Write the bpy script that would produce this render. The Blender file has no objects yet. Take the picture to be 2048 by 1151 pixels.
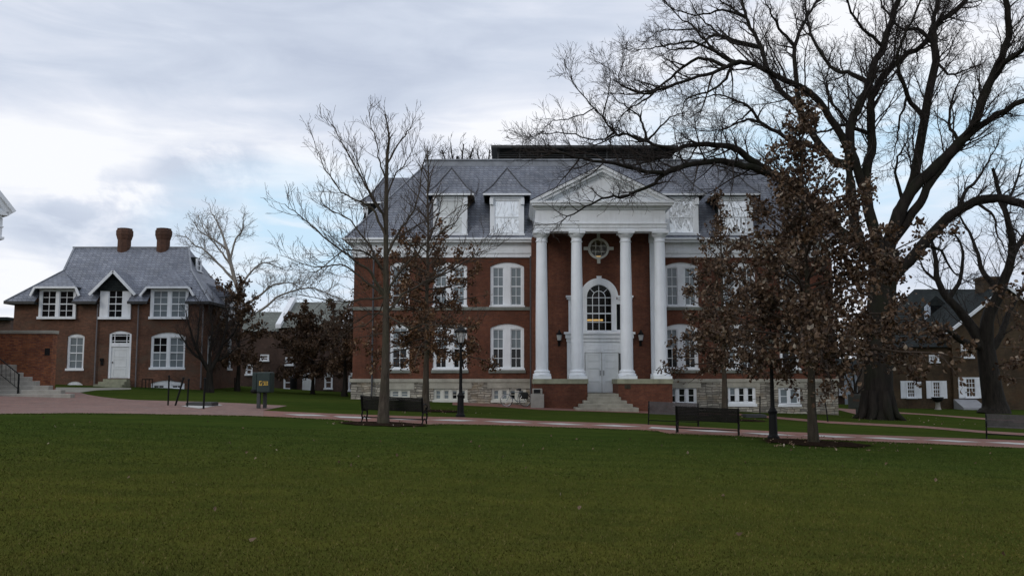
import bpy, math, random
import numpy as np
from mathutils import Vector, Matrix, Quaternion
S = bpy.context.scene
C = S.collection
R = math.radians
# ------------------------------------------------------------------ camera
FPX, CX, CY, EYE = 1800.0, 1024.0, 575.5, 1.6
PITCH = math.atan((758 - CY) / FPX)
cam = bpy.data.cameras.new('camera'); cam.sensor_width = 36; cam.lens = FPX / 2048 * 36
cam.clip_end = 6000; cam.clip_start = 0.05
camo = bpy.data.objects.new('camera', cam); C.objects.link(camo)
camo.location = (0, 0, EYE); camo.rotation_euler = (R(90) + PITCH, 0, 0)
S.camera = camo
# ------------------------------------------------------------------ light
SUN_EL, SUN_AZ = R(22), R(-138)          # azimuth from +Y towards +X; low sun to the left behind cloud
w = bpy.data.worlds.new('World'); S.world = w; w.use_nodes = True
S.view_settings.view_transform = 'Standard'; S.view_settings.look = 'None'
S.view_settings.exposure = 0; S.view_settings.gamma = 1


def nd(nt, typ, **kw):
    n = nt.nodes.new(typ)
    for k, v in kw.items():
        if k.startswith('i_'):
            k = k[2:]
            n.inputs[int(k) if k.isdigit() else k].default_value = v
        else:
            setattr(n, k, v)
    return n


def mth(nt, op, a, b=None, c=None, clamp=False):
    n = nt.nodes.new('ShaderNodeMath'); n.operation = op; n.use_clamp = clamp
    for i, v in enumerate((a, b, c)):
        if v is None: continue
        if isinstance(v, (int, float)): n.inputs[i].default_value = v
        else: nt.links.new(v, n.inputs[i])
    return n.outputs[0]


def ramp(nt, fac, stops, interp='LINEAR'):
    n = nt.nodes.new('ShaderNodeValToRGB'); cr = n.color_ramp; cr.interpolation = interp
    while len(cr.elements) < len(stops): cr.elements.new(0.5)
    for e, (p, c) in zip(cr.elements, stops):
        e.position = p; e.color = (*c, 1) if len(c) == 3 else c
    if fac is not None: nt.links.new(fac, n.inputs[0])
    return n.outputs[0]


def mixc(nt, fac, a, b, bl='MIX'):
    n = nt.nodes.new('ShaderNodeMix'); n.data_type = 'RGBA'; n.blend_type = bl
    for s, v in ((n.inputs[0], fac), (n.inputs[6], a), (n.inputs[7], b)):
        if isinstance(v, (int, float)): s.default_value = v
        elif isinstance(v, tuple): s.default_value = (*v, 1)
        else: nt.links.new(v, s)
    return n.outputs[2]


def noise(nt, vec, scale, detail=4, rough=0.55, dist=0.0):
    n = nd(nt, 'ShaderNodeTexNoise'); n.inputs['Scale'].default_value = scale
    n.inputs['Detail'].default_value = detail; n.inputs['Roughness'].default_value = rough
    n.inputs['Distortion'].default_value = dist
    nt.links.new(vec, n.inputs['Vector'])
    return n.outputs['Fac']


def vscale(nt, vec, s, off=(0, 0, 0), rot=(0, 0, 0)):
    n = nd(nt, 'ShaderNodeMapping'); n.inputs['Scale'].default_value = s
    n.inputs['Location'].default_value = off; n.inputs['Rotation'].default_value = rot
    nt.links.new(vec, n.inputs['Vector'])
    return n.outputs[0]


nt = w.node_tree; nt.nodes.clear()
sky = nd(nt, 'ShaderNodeTexSky'); sky.sky_type = 'NISHITA'; sky.sun_disc = False
sky.sun_elevation = SUN_EL; sky.sun_rotation = SUN_AZ
tc = nd(nt, 'ShaderNodeTexCoord'); dirv = tc.outputs['Generated']
sep = nd(nt, 'ShaderNodeSeparateXYZ'); nt.links.new(dirv, sep.inputs[0])


def skyblob(px, py, rad, soft=1.0):
    """0..1 where the sky direction lies within rad (radians) of a given bearing and elevation"""
    r, u = (px - CX) / FPX, (CY - py) / FPX
    d = Vector((r, math.cos(PITCH) - u * math.sin(PITCH), math.sin(PITCH) + u * math.cos(PITCH))).normalized()
    n = nd(nt, 'ShaderNodeVectorMath', operation='SUBTRACT'); nt.links.new(dirv, n.inputs[0]); n.inputs[1].default_value = d
    m = vscale(nt, n.outputs[0], (1, 1, 2.0))
    l = nd(nt, 'ShaderNodeVectorMath', operation='LENGTH'); nt.links.new(m, l.inputs[0])
    return mth(nt, 'SUBTRACT', 1.0, mth(nt, 'DIVIDE', l.outputs['Value'], rad), clamp=True)


band = vscale(nt, dirv, (1.5, 1.5, 7.0), rot=(0, R(7), 0))
n_big = noise(nt, band, 1.6, 3, 0.5, 0.5)
n_mid = noise(nt, band, 3.6, 5, 0.55, 0.8)
puff = noise(nt, vscale(nt, dirv, (1, 1, 1.8)), 9.0, 6, 0.62, 0.3)
cl = mth(nt, 'ADD', mth(nt, 'MULTIPLY', n_big, 0.58), mth(nt, 'MULTIPLY', n_mid, 0.42))
cl = mth(nt, 'ADD', mth(nt, 'MULTIPLY', mth(nt, 'SUBTRACT', cl, 0.5), 1.55), 0.53)
# darker decks and brighter gaps where the photograph has them
cl = mth(nt, 'SUBTRACT', cl, mth(nt, 'MULTIPLY', skyblob(60, 130, 0.2), 0.16))
cl = mth(nt, 'SUBTRACT', cl, mth(nt, 'MULTIPLY', skyblob(760, 190, 0.28), 0.24))
cl = mth(nt, 'SUBTRACT', cl, mth(nt, 'MULTIPLY', skyblob(1120, 40, 0.3), 0.16))
cl = mth(nt, 'ADD', cl, mth(nt, 'MULTIPLY', skyblob(480, 350, 0.26), 0.25))
cl = mth(nt, 'ADD', cl, mth(nt, 'MULTIPLY', skyblob(1000, 250, 0.13), 0.40))
cl = mth(nt, 'ADD', cl, mth(nt, 'MULTIPLY', skyblob(1800, 170, 0.36), 0.34))
cl = mth(nt, 'ADD', cl, mth(nt, 'MULTIPLY', skyblob(120, 285, 0.14), 0.17))
cl = mth(nt, 'ADD', cl, mth(nt, 'MULTIPLY', skyblob(30, 570, 0.14), 0.30))
cl = mth(nt, 'ADD', cl, mth(nt, 'MULTIPLY', mth(nt, 'SUBTRACT', noise(nt, vscale(nt, dirv, (1, 1, 2.6), rot=(0, R(7), 0)), 7.0, 6, .6, .4), .5), 0.34))
pf = mth(nt, 'ADD', skyblob(270, 450, 0.13), skyblob(430, 345, 0.075))
pf = mth(nt, 'MULTIPLY', mth(nt, 'MULTIPLY', pf, 2.6, clamp=True), ramp(nt, puff, [(0.40, (0, 0, 0)), (0.56, (1, 1, 1))]))
cl = mth(nt, 'SUBTRACT', cl, mth(nt, 'MULTIPLY', pf, 0.34))
K = 10.35
ccol = ramp(nt, cl, [(0.14, (.54, .60, .73)), (0.36, (.65, .71, .83)), (0.54, (.78, .82, .92)), (0.74, (.98, .99, 1.03))])
hole = mth(nt, 'ADD', mth(nt, 'MULTIPLY', skyblob(620, 470, 0.19), 2.0), mth(nt, 'MULTIPLY', skyblob(1560, 300, 0.22), 1.5))
hole = mth(nt, 'ADD', hole, mth(nt, 'MULTIPLY', skyblob(2020, 300, 0.2), 1.4))
hole = mth(nt, 'MULTIPLY', hole, ramp(nt, n_mid, [(0.36, (1, 1, 1)), (0.62, (0.35, 0.35, 0.35))]), clamp=True)
clear = mixc(nt, 0.35, (.47, .73, .97), (.85, .95, 1.0))
ccol = mixc(nt, hole, ccol, clear)
# cloud deck over the clear-air sky: brighter than Nishita by K because the background runs at 0.1
vm = nd(nt, 'ShaderNodeVectorMath', operation='SCALE'); nt.links.new(ccol, vm.inputs[0]); vm.inputs['Scale'].default_value = K
skyc = mixc(nt, 0.93, sky.outputs[0], vm.outputs[0])
bg = nd(nt, 'ShaderNodeBackground'); bg.inputs['Strength'].default_value = 0.1
nt.links.new(skyc, bg.inputs[0])
wo = nd(nt, 'ShaderNodeOutputWorld'); nt.links.new(bg.outputs[0], wo.inputs[0])
sl = bpy.data.lights.new('sun', 'SUN'); sl.energy = 0.6; sl.angle = R(14); sl.color = (1, .93, .84)
so = bpy.data.objects.new('sun', sl); C.objects.link(so)
sd = Vector((math.sin(SUN_AZ) * math.cos(SUN_EL), math.cos(SUN_AZ) * math.cos(SUN_EL), math.sin(SUN_EL)))
so.rotation_euler = sd.to_track_quat('Z', 'Y').to_euler(); so.location = (0, 0, 60)
# ------------------------------------------------------------------ place helpers
CP, SP = math.cos(PITCH), math.sin(PITCH)


def ray(px, py):
    r, u = (px - CX) / FPX, (CY - py) / FPX
    return Vector((r, CP - u * SP, SP + u * CP))


def at(px, py, Y):
    d = ray(px, py); t = Y / d.y
    return Vector((d.x * t, Y, EYE + d.z * t))


def XX(px, py, Y): return at(px, py, Y).x
def ZZ(py, Y): return at(CX, py, Y).z


def sstep(t):
    t = max(0.0, min(1.0, t)); return t * t * (3 - 2 * t)


def gz(x, y):
    if x > 22: xs = 22 + (min(x, 60) - 22) * 0.375
    else: xs = max(x, -45)
    z = -0.032 * xs + 0.12 * sstep((y - 32) / 22)
    z += sstep((-x - 14) / 9) * 0.022 * (max(36, min(y, 64)) - 48) * (1 - sstep((y - 66) / 20)) * sstep((y - 20) / 14)
    return z


def G(px, py):
    """first point of the ground met along the sight line"""
    d = ray(px, py); t = 4.0; lo = t
    while t < 160 and EYE + d.z * t > gz(d.x * t, d.y * t): lo = t; t *= 1.02
    hi = t
    for _ in range(30):
        t = (lo + hi) / 2
        if EYE + d.z * t > gz(d.x * t, d.y * t): lo = t
        else: hi = t
    p = Vector((d.x * t, d.y * t, 0)); p.z = gz(p.x, p.y)
    return p


# ------------------------------------------------------------------ mesh builder
class MB:
    def __init__(s): s.v = []; s.f = []; s.smooth = set()
    def add(s, vs, fs, smooth=False):
        b = len(s.v); s.v += [tuple(p) for p in vs]
        for f in fs:
            if smooth: s.smooth.add(len(s.f))
            s.f.append(tuple(i + b for i in f))
        return s
    def box(s, x0, x1, y0, y1, z0, z1):
        x0, x1 = min(x0, x1), max(x0, x1); y0, y1 = min(y0, y1), max(y0, y1); z0, z1 = min(z0, z1), max(z0, z1)
        return s.add([(x0, y0, z0), (x1, y0, z0), (x1, y1, z0), (x0, y1, z0), (x0, y0, z1), (x1, y0, z1), (x1, y1, z1), (x0, y1, z1)],
                     [(0, 3, 2, 1), (4, 5, 6, 7), (0, 1, 5, 4), (1, 2, 6, 5), (2, 3, 7, 6), (3, 0, 4, 7)])
    def poly(s, pts): return s.add(pts, [tuple(range(len(pts)))])
    def prism_y(s, xz, y0, y1):
        """polygon in the x-z plane (counter-clockwise seen from -y) pushed from y0 to y1"""
        n = len(xz)
        vs = [(x, y0, z) for x, z in xz] + [(x, y1, z) for x, z in xz]
        fs = [tuple(range(n)), tuple(range(2 * n - 1, n - 1, -1))] + [(i + n, (i + 1) % n + n, (i + 1) % n, i)[::1] for i in range(n)]
        return s.add(vs, fs)
    def prism_x(s, yz, x0, x1):
        n = len(yz)
        vs = [(x0, y, z) for y, z in yz] + [(x1, y, z) for y, z in yz]
        return s.add(vs, [tuple(range(n)), tuple(range(2 * n - 1, n - 1, -1))] + [(i + n, (i + 1) % n + n, (i + 1) % n, i) for i in range(n)])
    def prism_z(s, xy, z0, z1):
        n = len(xy)
        vs = [(x, y, z0) for x, y in xy] + [(x, y, z1) for x, y in xy]
        return s.add(vs, [tuple(range(n - 1, -1, -1)), tuple(range(n, 2 * n))] + [(i, (i + 1) % n, (i + 1) % n + n, i + n) for i in range(n)])
    def lathe(s, cx, cy, prof, n=24, smooth=True):
        vs = []; fs = []
        for r, z in prof:
            for k in range(n):
                a = 2 * math.pi * k / n; vs.append((cx + r * math.cos(a), cy + r * math.sin(a), z))
        for i in range(len(prof) - 1):
            for k in range(n):
                k2 = (k + 1) % n; fs.append((i * n + k, i * n + k2, (i + 1) * n + k2, (i + 1) * n + k))
        s.add(vs, fs, smooth)
        s.add(vs[:n], [tuple(range(n - 1, -1, -1))]); s.add(vs[-n:], [tuple(range(n))])
        return s
    def tube(s, pts, r, n=8, caps=True):
        pts = [Vector(p) for p in pts]; rr = r if isinstance(r, (list, tuple)) else [r] * len(pts)
        vs = []
        for i, p in enumerate(pts):
            t = (pts[min(i + 1, len(pts) - 1)] - pts[max(i - 1, 0)]).normalized()
            a = Vector((0, 0, 1)) if abs(t.z) < 0.9 else Vector((1, 0, 0))
            u = t.cross(a).normalized(); v = t.cross(u)
            for k in range(n):
                q = 2 * math.pi * k / n; vs.append(p + (u * math.cos(q) + v * math.sin(q)) * rr[i])
        fs = [(i * n + k, i * n + (k + 1) % n, (i + 1) * n + (k + 1) % n, (i + 1) * n + k) for i in range(len(pts) - 1) for k in range(n)]
        s.add(vs, fs, n > 5)
        if caps:
            s.add(vs[:n], [tuple(range(n))]); s.add(vs[-n:], [tuple(range(n - 1, -1, -1))])
        return s
    def bar(s, a, b, wx, wy):
        """square bar from a to b"""
        a, b = Vector(a), Vector(b); t = (b - a).normalized()
        h = Vector((0, 0, 1)) if abs(t.z) < 0.9 else Vector((1, 0, 0))
        u = t.cross(h).normalized() * wx / 2; v = t.cross(u).normalized() * wy / 2
        vs = [p + q for p in (a, b) for q in (-u - v, u - v, u + v, -u + v)]
        return s.add(vs, [(0, 1, 2, 3), (7, 6, 5, 4), (0, 4, 5, 1), (1, 5, 6, 2), (2, 6, 7, 3), (3, 7, 4, 0)])
    def xf(s, m):
        s.v = [tuple(m @ Vector(p)) for p in s.v]; return s


def worldpos(o):
    p = Vector((0, 0, 0))
    while o is not None: p = p + o.location; o = o.parent
    return p


def obj(name, mb, mat, parent=None, world=True, bevel=0, loc=None):
    """one mesh object; vertices in world coordinates unless world=False (then local to the parent)"""
    me = bpy.data.meshes.new(name)
    off = worldpos(parent) if (parent is not None and world) else Vector((0, 0, 0))
    vs = mb.v
    if loc is not None: off = Vector(loc)
    if off.length > 0: vs = [(p[0] - off.x, p[1] - off.y, p[2] - off.z) for p in vs]
    me.from_pydata(vs, [], mb.f); me.update()
    if mb.smooth:
        for i in mb.smooth: me.polygons[i].use_smooth = True
    if mat is not None: me.materials.append(mat)
    o = bpy.data.objects.new(name, me); C.objects.link(o)
    if loc is not None: o.location = loc
    if parent is not None: o.parent = parent
    if bevel:
        b = o.modifiers.new('bevel', 'BEVEL'); b.width = bevel; b.segments = 2; b.limit_method = 'ANGLE'
    return o


def npmesh(name, V, F, mat, parent=None, smooth=True, loc=(0, 0, 0), kind=None):
    """fast mesh from numpy arrays; F is (n,3) or (n,4)"""
    me = bpy.data.meshes.new(name); V = np.asarray(V, np.float32); F = np.asarray(F, np.int32)
    V = V - np.asarray(loc, np.float32) if parent is None else V
    k = F.shape[1]
    me.vertices.add(len(V)); me.vertices.foreach_set('co', V.ravel())
    me.loops.add(F.size); me.loops.foreach_set('vertex_index', F.ravel())
    me.polygons.add(len(F)); me.polygons.foreach_set('loop_start', np.arange(0, F.size, k, dtype=np.int32))
    me.polygons.foreach_set('loop_total', np.full(len(F), k, np.int32))
    me.polygons.foreach_set('use_smooth', np.full(len(F), smooth, bool))
    me.update(calc_edges=True)
    me.materials.append(mat)
    o = bpy.data.objects.new(name, me); C.objects.link(o)
    if parent is not None: o.parent = parent
    else: o.location = loc
    return o


def tag(o, label=None, cat=None, group=None, kind=None):
    if label: o['label'] = label
    if cat: o['category'] = cat
    if group: o['group'] = group
    if kind: o['kind'] = kind
    return o


def thing(name, loc, label, cat, group=None):
    o = bpy.data.objects.new(name, None); C.objects.link(o); o.location = loc
    o.empty_display_size = 0.3
    return tag(o, label, cat, group)


def copy_tree(o, parent=None):
    c = o.copy(); C.objects.link(c); c.parent = parent
    for ch in list(o.children): copy_tree(ch, c)
    return c


# ------------------------------------------------------------------ materials
M = {}


def newmat(name):
    m = bpy.data.materials.new(name); m.use_nodes = True; t = m.node_tree
    b = t.nodes['Principled BSDF']; M[name] = m
    return m, t, b


def ocoord(t):
    return nd(t, 'ShaderNodeTexCoord').outputs['Object']


def bump(t, b, h, strength, dist=0.02):
    n = nd(t, 'ShaderNodeBump'); n.inputs['Strength'].default_value = strength; n.inputs['Distance'].default_value = dist
    t.links.new(h, n.inputs['Height']); t.links.new(n.outputs[0], b.inputs['Normal'])


def simple(name, col, rough=0.6, var=0.25, scale=3.0, metal=0.0, bmp=0.0, spec=0.5, coat=0.0, stain=0.0, detail=6):
    m, t, b = newmat(name); v = ocoord(t)
    f = noise(t, v, scale, detail, 0.6)
    lo = tuple(c * (1 - var) for c in col); hi = tuple(min(1, c * (1 + var)) for c in col)
    c = ramp(t, f, [(0.3, lo), (0.7, hi)])
    if stain:
        s = noise(t, vscale(t, v, (2.2, 2.2, 0.35)), 2.0, 5, 0.65)
        c = mixc(t, mth(t, 'MULTIPLY', ramp(t, s, [(0.5, (0, 0, 0)), (0.75, (1, 1, 1))]), stain), c, tuple(x * 0.45 for x in col))
    t.links.new(c, b.inputs['Base Color']); b.inputs['Roughness'].default_value = rough; b.inputs['Metallic'].default_value = metal
    b.inputs['Specular IOR Level'].default_value = spec; b.inputs['Coat Weight'].default_value = coat
    if bmp: bump(t, b, noise(t, v, scale * 6, 5, 0.6), bmp)
    return m


def courses(name, c1, c2, mortar, bw, bh, ms=0.008, rough=0.85, patch=0.3, bmp=0.4, off=0.5, patchcol=None, pscale=0.5, moss=0.0, rot=False, wob=0.0, spec=.3):
    """brick, slate or ashlar coursing: u runs along the wall (x or y), v goes up"""
    m, t, b = newmat(name); v = ocoord(t)
    s = nd(t, 'ShaderNodeSeparateXYZ'); t.links.new(v, s.inputs[0])
    cmb = nd(t, 'ShaderNodeCombineXYZ')
    t.links.new(mth(t, 'ADD', s.outputs[0], s.outputs[1]), cmb.inputs[0]); t.links.new(s.outputs[2], cmb.inputs[1])
    if rot:
        t.links.new(s.outputs[0], cmb.inputs[0]); t.links.new(s.outputs[1], cmb.inputs[1])
    uv = cmb.outputs[0]
    if wob:      # rough rubble coursing: joints wander and stones differ in height
        nz = nd(t, 'ShaderNodeTexNoise'); nz.inputs['Scale'].default_value = 1.6; nz.inputs['Detail'].default_value = 3
        t.links.new(v, nz.inputs['Vector'])
        vs_ = nd(t, 'ShaderNodeVectorMath', operation='MULTIPLY_ADD'); t.links.new(nz.outputs['Color'], vs_.inputs[0])
        vs_.inputs[1].default_value = (wob * 2, wob, 0); t.links.new(uv, vs_.inputs[2]); uv = vs_.outputs[0]
    br = nd(t, 'ShaderNodeTexBrick'); t.links.new(uv, br.inputs['Vector'])
    if wob: br.squash = 1.6; br.squash_frequency = 3; br.offset_frequency = 3
    br.inputs['Scale'].default_value = 1; br.inputs['Brick Width'].default_value = bw; br.inputs['Row Height'].default_value = bh
    br.inputs['Mortar Size'].default_value = ms; br.inputs['Mortar Smooth'].default_value = 0.3; br.inputs['Bias'].default_value = 0
    br.offset = off
    br.inputs['Color1'].default_value = (*c1, 1); br.inputs['Color2'].default_value = (*c2, 1); br.inputs['Mortar'].default_value = (*mortar, 1)
    n1 = noise(t, v, pscale, 6, 0.65); n2 = noise(t, v, 6.0, 4, 0.6)
    c = mixc(t, 1.0, br.outputs['Color'], ramp(t, n1, [(0.3, (1 - patch,) * 3), (0.7, (1 + patch * 0.6,) * 3)]), 'MULTIPLY')
    c = mixc(t, 1.0, c, ramp(t, n2, [(0.3, (0.8,) * 3), (0.7, (1.2,) * 3)]), 'MULTIPLY')
    if patchcol is not None:
        n3 = noise(t, vscale(t, v, (1, 1, 1.6), off=(7, 3, 1)), pscale * 1.7, 5, 0.6)
        c = mixc(t, ramp(t, n3, [(0.52, (0, 0, 0)), (0.72, (0.7,) * 3)]), c, patchcol)
    if moss:
        st = noise(t, vscale(t, v, (1.6, 1.6, 0.18)), 1.2, 5, 0.6)
        c = mixc(t, mth(t, 'MULTIPLY', ramp(t, st, [(0.5, (0, 0, 0)), (0.7, (1, 1, 1))]), moss), c, tuple(x * 0.4 for x in c1))
    t.links.new(c, b.inputs['Base Color']); b.inputs['Roughness'].default_value = rough
    b.inputs['Specular IOR Level'].default_value = spec
    h = mth(t, 'ADD', mth(t, 'MULTIPLY', br.outputs['Fac'], -1.0), mth(t, 'MULTIPLY', n2, 0.6))
    bump(t, b, h, bmp, 0.02)
    return m


courses('hall_brick', (.150, .050, .026), (.108, .036, .021), (.11, .068, .05), .22, .075, patch=.42, moss=.30)
courses('house_brick', (.165, .075, .046), (.105, .050, .034), (.12, .085, .06), .22, .075, patch=.45, patchcol=(.10, .075, .055))
courses('chimney_brick', (.105, .048, .030), (.075, .036, .024), (.08, .055, .04), .22, .075, patch=.4)
courses('wing_brick', (.36, .13, .055), (.17, .055, .035), (.17, .12, .085), .24, .082, ms=.010, patch=.3)
courses('dark_brick', (.10, .062, .048), (.072, .048, .039), (.07, .05, .042), .22, .075, patch=.4)
courses('old_brick', (.085, .056, .030), (.060, .042, .024), (.07, .052, .034), .22, .075, patch=.55, patchcol=(.085, .045, .02))
courses('ashlar', (.50, .47, .40), (.17, .16, .14), (.11, .10, .085), .40, .145, ms=.018, patch=.5, bmp=1.2, off=.37, wob=.22, patchcol=(.30, .24, .16), pscale=.9)
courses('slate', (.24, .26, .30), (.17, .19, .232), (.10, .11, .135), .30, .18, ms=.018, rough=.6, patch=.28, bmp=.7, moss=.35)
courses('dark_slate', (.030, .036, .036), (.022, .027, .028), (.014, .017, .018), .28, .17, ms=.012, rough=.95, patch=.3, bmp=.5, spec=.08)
courses('grey_slate', (.17, .185, .165), (.13, .145, .13), (.08, .09, .08), .28, .17, ms=.012, rough=.7, patch=.3, bmp=.5)
courses('path_brick', (.26, .115, .085), (.19, .088, .068), (.17, .12, .10), .21, .105, ms=.006, patch=.25, bmp=.25, rot=True, pscale=.8, patchcol=(.20, .14, .115))
courses('paver', (.25, .145, .118), (.185, .108, .09), (.165, .135, .115), .21, .105, ms=.006, patch=.22, bmp=.25, rot=True, pscale=.8, patchcol=(.20, .155, .14))
simple('white_paint', (.78, .82, .86), .45, .07, 1.2, stain=.28)
simple('column_paint', (.78, .83, .88), .42, .05, 1.0, stain=.16)
simple('cream_paint', (.58, .59, .54), .5, .08, 2, stain=.2)
simple('door_paint', (.72, .76, .78), .45, .05, 2.0, stain=.15)
simple('limestone', (.34, .33, .28), .8, .22, 1.5, bmp=.3, stain=.3)
simple('mossy_stone', (.27, .28, .20), .85, .25, 2.0, bmp=.3, stain=.35)
simple('step_stone', (.27, .26, .215), .85, .22, 2.5, bmp=.3, stain=.35)
simple('concrete', (.30, .29, .26), .85, .15, 3.0, bmp=.25, stain=.25)
simple('pale_concrete', (.44, .44, .42), .85, .12, 2.0, bmp=.2)
simple('sill_stone', (.17, .18, .16), .85, .2, 3.0, bmp=.3)
simple('iron', (.006, .0065, .007), .55, .25, 8, spec=.15)
simple('bench_iron', (.006, .006, .006), .55, .25, 8, spec=.15)
simple('bench_black', (.008, .007, .006), .65, .3, 6, spec=.15)
simple('bench_wood', (.060, .054, .054), .75, .3, 6, bmp=.2)
simple('green_metal', (.018, .032, .030), .5, .2, 4, spec=.3)
simple('sign_panel', (.026, .030, .024), .5, .2, 4)
simple('sign_letter', (.42, .27, .035), .5, .35, 20)
simple('sign_orange', (.10, .035, .012), .6, .4, 20)
simple('dark_metal', (.03, .032, .033), .55, .25, 3)
simple('pipe_paint', (.13, .12, .125), .5, .2, 3)
simple('lead', (.22, .24, .27), .5, .25, 1.5, stain=.3)
simple('void', (.006, .006, .007), .9, .1, 1)
simple('bronze', (.05, .04, .028), .45, .3, 6, metal=.6)
simple('blind', (.15, .185, .205), .35, .15, 1.5, coat=.25)
simple('curtain', (.62, .66, .67), .5, .15, 1.5, coat=.3)
simple('bulkhead', (.30, .31, .33), .6, .15, 2)
simple('blue_white', (.52, .60, .70), .5, .06, 1.0)
simple('rubber', (.012, .012, .012), .7, .2, 10)
simple('chrome', (.75, .77, .8), .25, .05, 4, metal=.9)
simple('bike_paint', (.10, .14, .16), .4, .1, 5)
simple('canvas_bag', (.012, .014, .013), .8, .2, 5)
simple('mulch', (.026, .018, .013), 1.0, .6, 14, bmp=1.0, spec=0)
simple('rope', (.045, .04, .035), .9, .2, 10)
simple('downspout', (.045, .047, .055), .5, .2, 3)

m, t, b = newmat('glass_dark')
b.inputs['Base Color'].default_value = (.008, .009, .010, 1); b.inputs['Roughness'].default_value = .06
b.inputs['Specular IOR Level'].default_value = .28
bump(t, b, noise(t, ocoord(t), 3.0, 2), .05, .05)
m, t, b = newmat('glass_old')          # old rippled panes that throw back the sky
v = ocoord(t)
b.inputs['Base Color'].default_value = (.80, .84, .86, 1); b.inputs['Roughness'].default_value = .04; b.inputs['Metallic'].default_value = .5
bump(t, b, noise(t, vscale(t, v, (1.3, 1.3, .5), rot=(0, R(25), 0)), 2.2, 1, .4, 1.4), .30, .16)
m, t, b = newmat('glass_clear')
tr = nd(t, 'ShaderNodeBsdfTransparent'); tr.inputs[0].default_value = (.82, .84, .84, 1)
gl = nd(t, 'ShaderNodeBsdfGlossy'); gl.inputs['Roughness'].default_value = .03
mx = nd(t, 'ShaderNodeMixShader'); mx.inputs[0].default_value = .015
t.links.new(tr.outputs[0], mx.inputs[1]); t.links.new(gl.outputs[0], mx.inputs[2])
t.links.new(mx.outputs[0], t.nodes['Material Output'].inputs[0])
m, t, b = newmat('lamp_glass')
b.inputs['Base Color'].default_value = (.42, .44, .44, 1); b.inputs['Roughness'].default_value = .25
b.inputs['Specular IOR Level'].default_value = .5
m, t, b = newmat('tube_light')
em = nd(t, 'ShaderNodeEmission'); em.inputs[0].default_value = (1, .62, .22, 1); em.inputs[1].default_value = .75
t.links.new(em.outputs[0], t.nodes['Material Output'].inputs[0])
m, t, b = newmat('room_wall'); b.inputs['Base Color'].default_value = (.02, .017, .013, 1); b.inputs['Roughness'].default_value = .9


def barkmat(name, a, c, sc=6.0, strength=.7, moss=None):
    m, t, b = newmat(name); v = ocoord(t)
    f = noise(t, vscale(t, v, (1, 1, .22)), sc, 6, .65, .4)
    g = noise(t, v, .8, 4, .6)
    col = ramp(t, f, [(.32, a), (.68, c)])
    if moss: col = mixc(t, ramp(t, g, [(.45, (0, 0, 0)), (.68, (.75,) * 3)]), col, moss)
    t.links.new(col, b.inputs['Base Color']); b.inputs['Roughness'].default_value = .9; b.inputs['Specular IOR Level'].default_value = .15
    bump(t, b, f, strength, .05)
    return m


barkmat('bark_young', (.034, .027, .021), (.090, .074, .058), 11, .9, (.052, .052, .032))
barkmat('bark_old', (.007, .006, .0055), (.025, .021, .018), 4.5, 1.0, (.014, .017, .009))
barkmat('bark_dark', (.009, .008, .007), (.030, .026, .021), 6, .8)
barkmat('bark_trunk', (.020, .017, .013), (.058, .049, .037), 10, .9, (.040, .042, .024))
barkmat('bark_pale', (.13, .115, .10), (.30, .28, .25), 3, .4)
barkmat('twig_dark', (.022, .018, .017), (.050, .042, .038), 9, .2)
barkmat('twig_brown', (.040, .029, .023), (.085, .066, .052), 9, .2)


def leafmat(name, stops):
    m, t, b = newmat(name)
    g = nd(t, 'ShaderNodeNewGeometry')
    c = ramp(t, g.outputs['Random Per Island'], stops)
    t.links.new(c, b.inputs['Base Color']); b.inputs['Roughness'].default_value = .65; b.inputs['Specular IOR Level'].default_value = .3
    return m


leafmat('leaf_oak', [(0, (.030, .016, .009)), (.5, (.062, .034, .017)), (.78, (.100, .060, .034)), (.94, (.17, .12, .08)), (1, (.28, .24, .19))])
leafmat('leaf_red', [(0, (.042, .020, .009)), (.6, (.105, .050, .021)), (.9, (.16, .088, .040)), (1, (.28, .21, .14))])
leafmat('leaf_far', [(0, (.042, .024, .012)), (.6, (.088, .048, .024)), (.9, (.13, .080, .045)), (1, (.22, .17, .12))])
leafmat('leaf_fallen', [(0, (.08, .05, .025)), (.7, (.16, .11, .07)), (.92, (.26, .21, .15)), (1, (.40, .36, .29))])

TURF = [(.26, (1.05, .985, .98)), (.58, (.62, .80, .80)), (.9, (.64, .81, .78))]
m, t, b = newmat('lawn'); v = ocoord(t)
fine = noise(t, v, 26, 5, .7); mid = noise(t, v, 1.3, 6, .65, .4); big = noise(t, v, .16, 5, .6, .3)
c = ramp(t, fine, [(.25, (.046, .056, .013)), (.5, (.061, .072, .017)), (.78, (.080, .088, .023))])
# lighter, yellower turf near the camera, darker and greener towards the path
sp = nd(t, 'ShaderNodeSeparateXYZ'); t.links.new(v, sp.inputs[0])
yy = mth(t, 'ADD', sp.outputs[1], mth(t, 'MULTIPLY', mth(t, 'SUBTRACT', big, .5), 22.0))
c = mixc(t, 1.0, c, ramp(t, mth(t, 'DIVIDE', yy, 40.0, clamp=True), TURF), 'MULTIPLY')
c = mixc(t, 1.0, c, ramp(t, mid, [(.3, (.82, .87, .86)), (.7, (1.18, 1.12, 1.05))]), 'MULTIPLY')
c = mixc(t, 1.0, c, ramp(t, big, [(.32, (.86, .95, .88)), (.68, (1.16, 1.06, 1.05))]), 'MULTIPLY')
mow = noise(t, vscale(t, v, (.06, 1.1, 1), rot=(0, 0, R(4))), 1.0, 3, .6)
c = mixc(t, 1.0, c, ramp(t, mow, [(.35, (.88, .90, .9)), (.65, (1.12, 1.10, 1.05))]), 'MULTIPLY')
t.links.new(c, b.inputs['Base Color']); b.inputs['Roughness'].default_value = 1; b.inputs['Specular IOR Level'].default_value = 0
bump(t, b, fine, .5, .03)
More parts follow.
